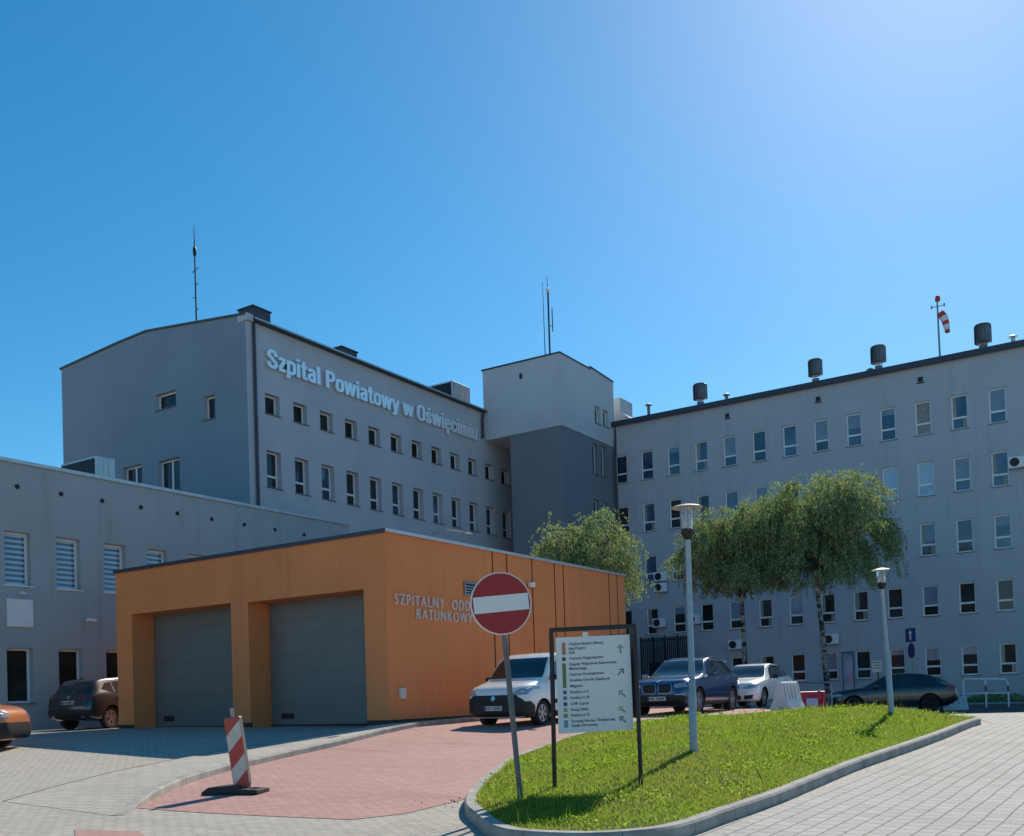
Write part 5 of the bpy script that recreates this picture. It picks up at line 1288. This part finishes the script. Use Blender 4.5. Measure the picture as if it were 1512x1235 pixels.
sed.plate('', 'r', .62); sed.plate('', 'f', .45); sed.seam([(2.435, .34), (2.435, 1.38)]); sed.seam([(3.1, .6), (3.32, 1.0)]); sed.seam([(1.32, .34), (1.38, .92)]); sed.handle(2.15, .86, trim); sed.handle(3.05, .88, trim); sed.mirror(1.68, .96, blk_p)

# ------------------------------------------------------------------ trees
leafm, n_, l_, p_ = new_mat('birch_leaves')
n_.remove(p_)
g_ = n_.new('ShaderNodeNewGeometry'); rp = n_.new('ShaderNodeValToRGB'); l_.new(g_.outputs['Random Per Island'], rp.inputs[0])
e_ = rp.color_ramp.elements; e_[0].color = (.14, .21, .065, 1); e_[1].color = (.40, .47, .20, 1); rp.color_ramp.elements.new(.5).color = (.26, .35, .11, 1)
df = n_.new('ShaderNodeBsdfDiffuse'); tr_ = n_.new('ShaderNodeBsdfTranslucent'); gl_ = n_.new('ShaderNodeBsdfGlossy'); gl_.inputs['Roughness'].default_value = .4
m1, m2 = n_.new('ShaderNodeMixShader'), n_.new('ShaderNodeMixShader'); m1.inputs[0].default_value = .55; m2.inputs[0].default_value = .08
l_.new(rp.outputs[0], df.inputs[0]); l_.new(rp.outputs[0], tr_.inputs[0]); l_.new(df.outputs[0], m1.inputs[1]); l_.new(tr_.outputs[0], m1.inputs[2])
l_.new(m1.outputs[0], m2.inputs[1]); l_.new(gl_.outputs[0], m2.inputs[2]); l_.new(m2.outputs[0], n_['Material Output'].inputs[0])
barkm, n_, l_, p_ = new_mat('birch_bark'); p_.inputs['Roughness'].default_value = .85
tc = n_.new('ShaderNodeTexCoord').outputs['Object']; mp = n_.new('ShaderNodeMapping'); mp.inputs['Scale'].default_value = (3.2, 3.2, 4.2); l_.new(tc, mp.inputs[0])
f1 = ramp(n_, l_, noise(n_, l_, mp.outputs[0], 1.0, 4, .65), .46, .54); mp2 = n_.new('ShaderNodeMapping'); mp2.inputs['Scale'].default_value = (2, 2, 22); l_.new(tc, mp2.inputs[0])
f2 = ramp(n_, l_, noise(n_, l_, mp2.outputs[0], 1.0, 2, .5), .60, .66)
l_.new(mixc(n_, l_, f2, mixc(n_, l_, f1, (.34, .33, .31), (.03, .028, .026)), (.06, .055, .05)), p_.inputs['Base Color'])
twigm = mat('birch_twig', (.05, .04, .032), .9)
def leaf_mesh(name, C, DIR, size, m, aspect=.62):
    """many small leaves: C centres, DIR long axes"""
    n = len(C); rnd = nrng.normal(size=(n, 3)); s = np.cross(DIR, rnd); s /= np.linalg.norm(s, axis=1)[:, None]+1e-9
    L = size*(.7+.6*nrng.random(n))[:, None]; d = DIR*L; w = s*L*aspect*.5
    V = np.stack([C, C+d*.45+w, C+d, C+d*.45-w], 1).reshape(-1, 3)
    me = D.meshes.new(name); me.vertices.add(n*4); me.vertices.foreach_set('co', V.astype(np.float32).ravel())
    me.loops.add(n*4); me.loops.foreach_set('vertex_index', np.arange(n*4, dtype=np.int32))
    me.polygons.add(n); me.polygons.foreach_set('loop_start', np.arange(0, n*4, 4, dtype=np.int32))
    me.update(calc_edges=True); me.materials.append(m); return me
def birch(base, trunk_pts, r0, lobes, nstrand, label, seed, leaf=.09, per=26, bare=None):
    global nrng
    nrng = np.random.default_rng(seed); rg = random.Random(seed)
    o = thing('birch_tree', base, label, 'tree', group=None)
    B = Vector(base); T = resample([Vector(p)-B for p in trunk_pts], .35)
    n = len(T); mb = MB(); mb.tube(T, [max(.03, r0*(1-.8*i/n)*(1.25 if i == 0 else 1)) for i in range(n)], 12); trunk = mb.build('trunk', barkm, o, True)
    cen = [(Vector(c)-B, Vector(r)) for c, r in lobes]
    mb = MB(); tips = []
    for c, r in cen:
        for k in range(7):
            t = T[int(n*rg.uniform(.58, .95))]; a = rg.uniform(0, 2*PI); e = Vector((math.cos(a)*r.x*.8, math.sin(a)*r.y*.8, r.z*rg.uniform(.1, .8)))+c
            mid = t.lerp(e, .5)+Vector((0, 0, .35)); P = resample([t, mid, e], .4); mb.tube(P, [max(.01, .035*(1-i/len(P))) for i in range(len(P))], 6); tips += P[len(P)//2:]
    mb.build('branches', twigm, trunk, True)
    CC, DD = [], []; tw = MB()
    for k in range(nstrand//11):            # tufts of hanging strands
        c, r = cen[rg.choices(range(len(cen)), [q[1].x*q[1].y*q[1].z for q in cen])[0]]
        while True:
            v = Vector((rg.gauss(0, 1), rg.gauss(0, 1), rg.gauss(.25, 1))); v.normalize()
            if v.z > -.5: break
        s = rg.uniform(.25, 1)**.5*(1+.14*math.sin(v.x*7+seed)*math.cos(v.y*6+v.z*5)); p0_ = c+Vector((v.x*r.x, v.y*r.y, v.z*r.z))*s
        zmin = c.z-r.z*rg.uniform(.8, 1.12); LT = rg.uniform(.5, 1.9)*(.75+.4*r.z/2)
        for e_ in range(11):
            p = p0_+Vector((rg.gauss(0, .17), rg.gauss(0, .17), rg.gauss(0, .10)))
            out = Vector((v.x, v.y, 0)); L = LT*rg.uniform(.5, 1.1)
            L = min(L, max(.25, p.z-zmin)); q = p.copy(); pts = [q.copy()]; d = (out*.6+Vector((rg.uniform(-.4, .4), rg.uniform(-.4, .4), .35))).normalized()
            m = max(3, int(L/.14))
            for j in range(m):
                d = (d+Vector((rg.uniform(-.10, .10), rg.uniform(-.10, .10), -.46))).normalized(); q = q+d*(L/m); pts.append(q.copy())
            if e_ % 4 == 0: tw.tube(pts[::2] if len(pts) > 4 else pts, .006, 3, cap=False)
            npl = int(per*(L/1.1)*rg.uniform(.5, 1.2))+4
            for j in range(npl):
                t = rg.random(); x = t*(len(pts)-1); i = min(int(x), len(pts)-2); w = pts[i].lerp(pts[i+1], x-i)
                CC.append(w+Vector((rg.gauss(0, .035), rg.gauss(0, .035), rg.gauss(0, .05)))); DD.append(Vector((rg.gauss(0, .32), rg.gauss(0, .32), -1)).normalized())
    tw.build('twigs', twigm, trunk)
    me = leaf_mesh('crown', np.array([tuple(v) for v in CC]), np.array([tuple(v) for v in DD]), leaf, leafm, .5); link('crown', me, o)
    return o
def lobe(u, v, ru, rv, d, dd=0, depthr=None):
    c = atd(u, v, d+dd); k = d/F*1.02; return ((c.x, c.y, c.z), (ru*k, (depthr or ru)*k, rv*k))
d = 43.5; b = atd(1102, 1036, d+1.0); zb = gz(b.x, b.y)
tp = [(b.x, b.y, zb), atd(1100, 985, d+1), atd(1098, 930, d+1), atd(1095, 875, d+1), atd(1094, 820, d+1), atd(1096, 770, d+1)]
birch((b.x, b.y, zb), tp, .15, [lobe(1062, 805, 48, 52, d, 1.2), lobe(1112, 800, 58, 64, d, .8), lobe(1120, 842, 55, 42, d, .6), lobe(1052, 845, 42, 38, d, 1), lobe(1152, 800, 46, 62, d, 1.0), lobe(1032, 822, 32, 48, d, .5), lobe(1088, 856, 66, 32, d, .6), lobe(1045, 800, 40, 44, d, .4)], 2700, 'weeping birch with speckled trunk behind the white hatchback, left of two', 3, per=34)
b = atd(1226, 1040, d-.5); zb = gz(b.x, b.y)
tp = [(b.x, b.y, zb), atd(1219, 985, d-.5), atd(1214, 930, d-.5), atd(1207, 870, d-.5), atd(1203, 800, d-.5), atd(1208, 735, d-.5)]
birch((b.x, b.y, zb), tp, .155, [lobe(1200, 772, 66, 68, d, -.5), lobe(1255, 770, 58, 70, d, -.3), lobe(1278, 818, 46, 50, d, -.4), lobe(1185, 832, 52, 46, d, -.8), lobe(1240, 840, 64, 42, d, -.5), lobe(1158, 790, 46, 60, d, -.2)], 2800, 'larger weeping birch with white speckled trunk near the farther lamp', 8, per=34)
d = 42.5; b = atd(862, 1035, d); zb = gz(b.x, b.y)
tp = [(b.x, b.y, zb), atd(864, 930, d), atd(866, 860, d), atd(868, 790, d)]
birch((b.x, b.y, zb), tp, .14, [lobe(835, 822, 42, 46, d), lobe(886, 810, 44, 54, d, .4), lobe(875, 860, 56, 50, d), lobe(832, 862, 40, 40, d, .3), lobe(905, 848, 30, 42, d, .4)], 1500, 'weeping birch whose crown rises over the orange garage roof', 21, per=34)

# strip of low greenery along the block foot on the right
nrng = np.random.default_rng(4); N = 9000
P = np.column_stack([nrng.uniform(-11, 5, N), nrng.uniform(52.5, 56.6, N)]); C3 = np.column_stack([P, [gz(a, b_) for a, b_ in P]]); C3[:, 2] += nrng.uniform(0, .35, N)*(.6+.4*np.sin(P[:, 0]*1.7))
dv = nrng.normal(size=(N, 3)); dv[:, 2] = np.abs(dv[:, 2]); dv /= np.linalg.norm(dv, axis=1)[:, None]
tag(link('ground_cover', leaf_mesh('ground_cover', C3, dv, .16, leafm, .7)), 'low dark greenery along the foot of the hospital block', 'ground cover', kind='stuff')

# ------------------------------------------------------------------ grass
grassm, n_, l_, p_ = new_mat('grass_blades'); n_.remove(p_)
g_ = n_.new('ShaderNodeNewGeometry'); rp = n_.new('ShaderNodeValToRGB'); l_.new(g_.outputs['Random Per Island'], rp.inputs[0])
e_ = rp.color_ramp.elements; e_[0].color = (.21, .35, .034, 1); e_[1].color = (.52, .50, .17, 1); rp.color_ramp.elements.new(.45).color = (.29, .44, .044, 1); rp.color_ramp.elements.new(.9).color = (.35, .49, .06, 1)
big = noise(n_, l_, pos(n_, l_), .55, 4, .6); dry = mixc(n_, l_, ramp(n_, l_, big, .42, .68), rp.outputs[0], mixc(n_, l_, .6, rp.outputs[0], (.36, .33, .09)))
df = n_.new('ShaderNodeBsdfDiffuse'); tr_ = n_.new('ShaderNodeBsdfTranslucent'); m1 = n_.new('ShaderNodeMixShader'); m1.inputs[0].default_value = .6
l_.new(dry, df.inputs[0]); l_.new(dry, tr_.inputs[0]); l_.new(df.outputs[0], m1.inputs[1]); l_.new(tr_.outputs[0], m1.inputs[2]); l_.new(m1.outputs[0], n_['Material Output'].inputs[0])
def inside(P, poly):
    x, y = P[:, 0], P[:, 1]; c = np.zeros(len(P), bool); n = len(poly); j = n-1
    for i in range(n):
        xi, yi = poly[i]; xj, yj = poly[j]
        k = ((yi > y) != (yj > y)) & (x < (xj-xi)*(y-yi)/(yj-yi+1e-12)+xi); c ^= k; j = i
    return c
nrng = np.random.default_rng(12)
# height field sampled on a lattice, then looked up
gx = np.arange(GX0-.3, GX1+.5, .15); gy = np.arange(GY0-.3, GY1+.5, .15)
HZ = np.array([[mound(a, b) for b in gy] for a in gx])
def hz(P):
    i = np.clip(((P[:, 0]-gx[0])/.15), 0, len(gx)-1.01); j = np.clip(((P[:, 1]-gy[0])/.15), 0, len(gy)-1.01); a = i.astype(int); b = j.astype(int); s, t = i-a, j-b
    return HZ[a, b]*(1-s)*(1-t)+HZ[a+1, b]*s*(1-t)+HZ[a, b+1]*(1-s)*t+HZ[a+1, b+1]*s*t
def blades(name, N, hmin, hmax, width, m, poly=IA, dens=None, lean=.45):
    P = np.column_stack([nrng.uniform(GX0, GX1, N), nrng.uniform(GY0, GY1, N)]); P = P[inside(P, poly)]
    if dens is not None: P = P[nrng.random(len(P)) < dens(P)]
    n = len(P); z = hz(P)-.015; a = nrng.uniform(0, 2*PI, n); h = nrng.uniform(hmin, hmax, n); w = width*(.7+.6*nrng.random(n))
    clump = .6+.4*np.sin(P[:, 0]*2.3+np.sin(P[:, 1]*1.7)*2)*np.sin(P[:, 1]*2.9+P[:, 0]); h = h*(.75+.35*clump)
    d = np.column_stack([np.cos(a), np.sin(a)]); b = nrng.uniform(0, 2*PI, n); ln = np.column_stack([np.cos(b), np.sin(b)])*(h*lean*nrng.random(n))[:, None]
    v0 = np.column_stack([P-d*w[:, None]/2, z]); v1 = np.column_stack([P+d*w[:, None]/2, z]); v2 = np.column_stack([P+ln*.5+d*w[:, None]*.3, z+h*.6]); v3 = np.column_stack([P+ln*1.3, z+h]); v4 = np.column_stack([P+ln*.5-d*w[:, None]*.3, z+h*.6])
    V = np.stack([v0, v1, v2, v3, v4], 1).reshape(-1, 3)
    me = D.meshes.new(name); me.vertices.add(n*5); me.vertices.foreach_set('co', V.astype(np.float32).ravel()); me.loops.add(n*5); me.loops.foreach_set('vertex_index', np.arange(n*5, dtype=np.int32))
    me.polygons.add(n); me.polygons.foreach_set('loop_start', np.arange(0, n*5, 5, dtype=np.int32)); me.update(calc_edges=True); me.materials.append(m)
    return link(name, me)
def patch(P):      # uneven growth: thin, worn spots and a ragged margin
    n = np.sin(P[:, 0]*1.9+1.3*np.sin(P[:, 1]*1.1))*np.sin(P[:, 1]*1.6+1.1*np.sin(P[:, 0]*.8))+.5*np.sin(P[:, 0]*5.1+2)*np.sin(P[:, 1]*4.3)
    return np.clip(.88+.35*n, .30, 1)
g = blades('grass', 340000, .03, .08, .011, grassm, dens=patch, lean=.8); tag(g, 'bright green mown grass covering the kerbed island', 'grass', kind='stuff')
wd = mat('weed_leaf', (.15, .24, .035), .8)
P = np.column_stack([nrng.uniform(GX0, GX1, 26000), nrng.uniform(GY0, GY1, 26000)]); P = P[inside(P, IA)]; k_ = np.sin(P[:, 0]*2.7+np.cos(P[:, 1]*2.1)*1.5)*np.cos(P[:, 1]*1.9+P[:, 0]*.7); P = P[k_ > .35]
C3 = np.column_stack([P, hz(P)+nrng.uniform(.02, .09, len(P))]); dv = nrng.normal(size=(len(P), 3)); dv[:, 2] = np.abs(dv[:, 2])*.6+.2; dv /= np.linalg.norm(dv, axis=1)[:, None]
tag(link('clover', leaf_mesh('clover', C3, dv, .038, grassm, .8)), 'patches of broad leaved clover in the island grass', 'ground cover', kind='stuff')
tall = blades('seed_stalks', 2600, .14, .24, .006, grassm, lean=.35); tag(tall, 'sparse taller seed stalks standing above the island grass', 'grass', kind='stuff')
flm = mat('dandelion_yellow', (.60, .46, .02), .8)
def fdens(P):
    c = atd(1140, 1055, 21.5); q = np.exp(-(((P-np.array([c.x, c.y]))/np.array([1.6, 2.2]))**2).sum(1)); return .05+.9*q
P = np.column_stack([nrng.uniform(GX0, GX1, 9000), nrng.uniform(GY0, GY1, 9000)]); P = P[inside(P, IA)]; P = P[nrng.random(len(P)) < fdens(P)*.35]
C3 = np.column_stack([P, hz(P)+nrng.uniform(.06, .12, len(P))]); up = nrng.normal(size=(len(P), 3))*.6; up /= np.linalg.norm(up, axis=1)[:, None]
fm = leaf_mesh('wild_flowers', C3, up, .035, flm, 1.0); tag(link('wild_flowers', fm), 'yellow wild flowers scattered in the island grass', 'flowers', kind='stuff')
# dry leaves and grit by the island nose
q = atg(678, 1186); N = 40
P = np.column_stack([nrng.normal(q.x, .30, N), nrng.normal(q.y, .22, N)]); P = P[~inside(P, np.array([(v.x, v.y) for v in ip]))]
C3 = np.column_stack([P, [gz(a, b)+.012 for a, b in P]]); dv = np.column_stack([nrng.normal(size=(len(P), 2)), nrng.normal(0, .2, len(P))]); dv /= np.linalg.norm(dv, axis=1)[:, None]
tag(link('dry_leaves', leaf_mesh('dry_leaves', C3, dv, .035, mat('dead_leaf', (.11, .06, .035), .9))), 'dry brown leaves swept against the island kerb nose', 'leaves', kind='stuff')

# repeats of a kind carry one group phrase
PHR = {'parked_car': 'cars parked around the hospital yard', 'birch_tree': 'weeping birches before the hospital', 'antenna_mast': 'aerials on the hospital roofs', 'roof_pipe': 'small roof pipes along the block edge',
       'water_barrier': 'plastic barriers behind the island', 'railing': 'tube railings by the block', 'wall_light': 'small lamps on the walls', 'air_handling_unit': 'air handling units on the roofs', 'wall_lettering': 'raised letters on the walls'}
for ob in list(SC.objects):
    nm = ob.name.split('.')[0]
    if ob.parent is None and nm in PHR and not ob.get('group'): ob['group'] = PHR[nm]
for ob in SC.objects:
    if '_w' in ob: del ob['_w']
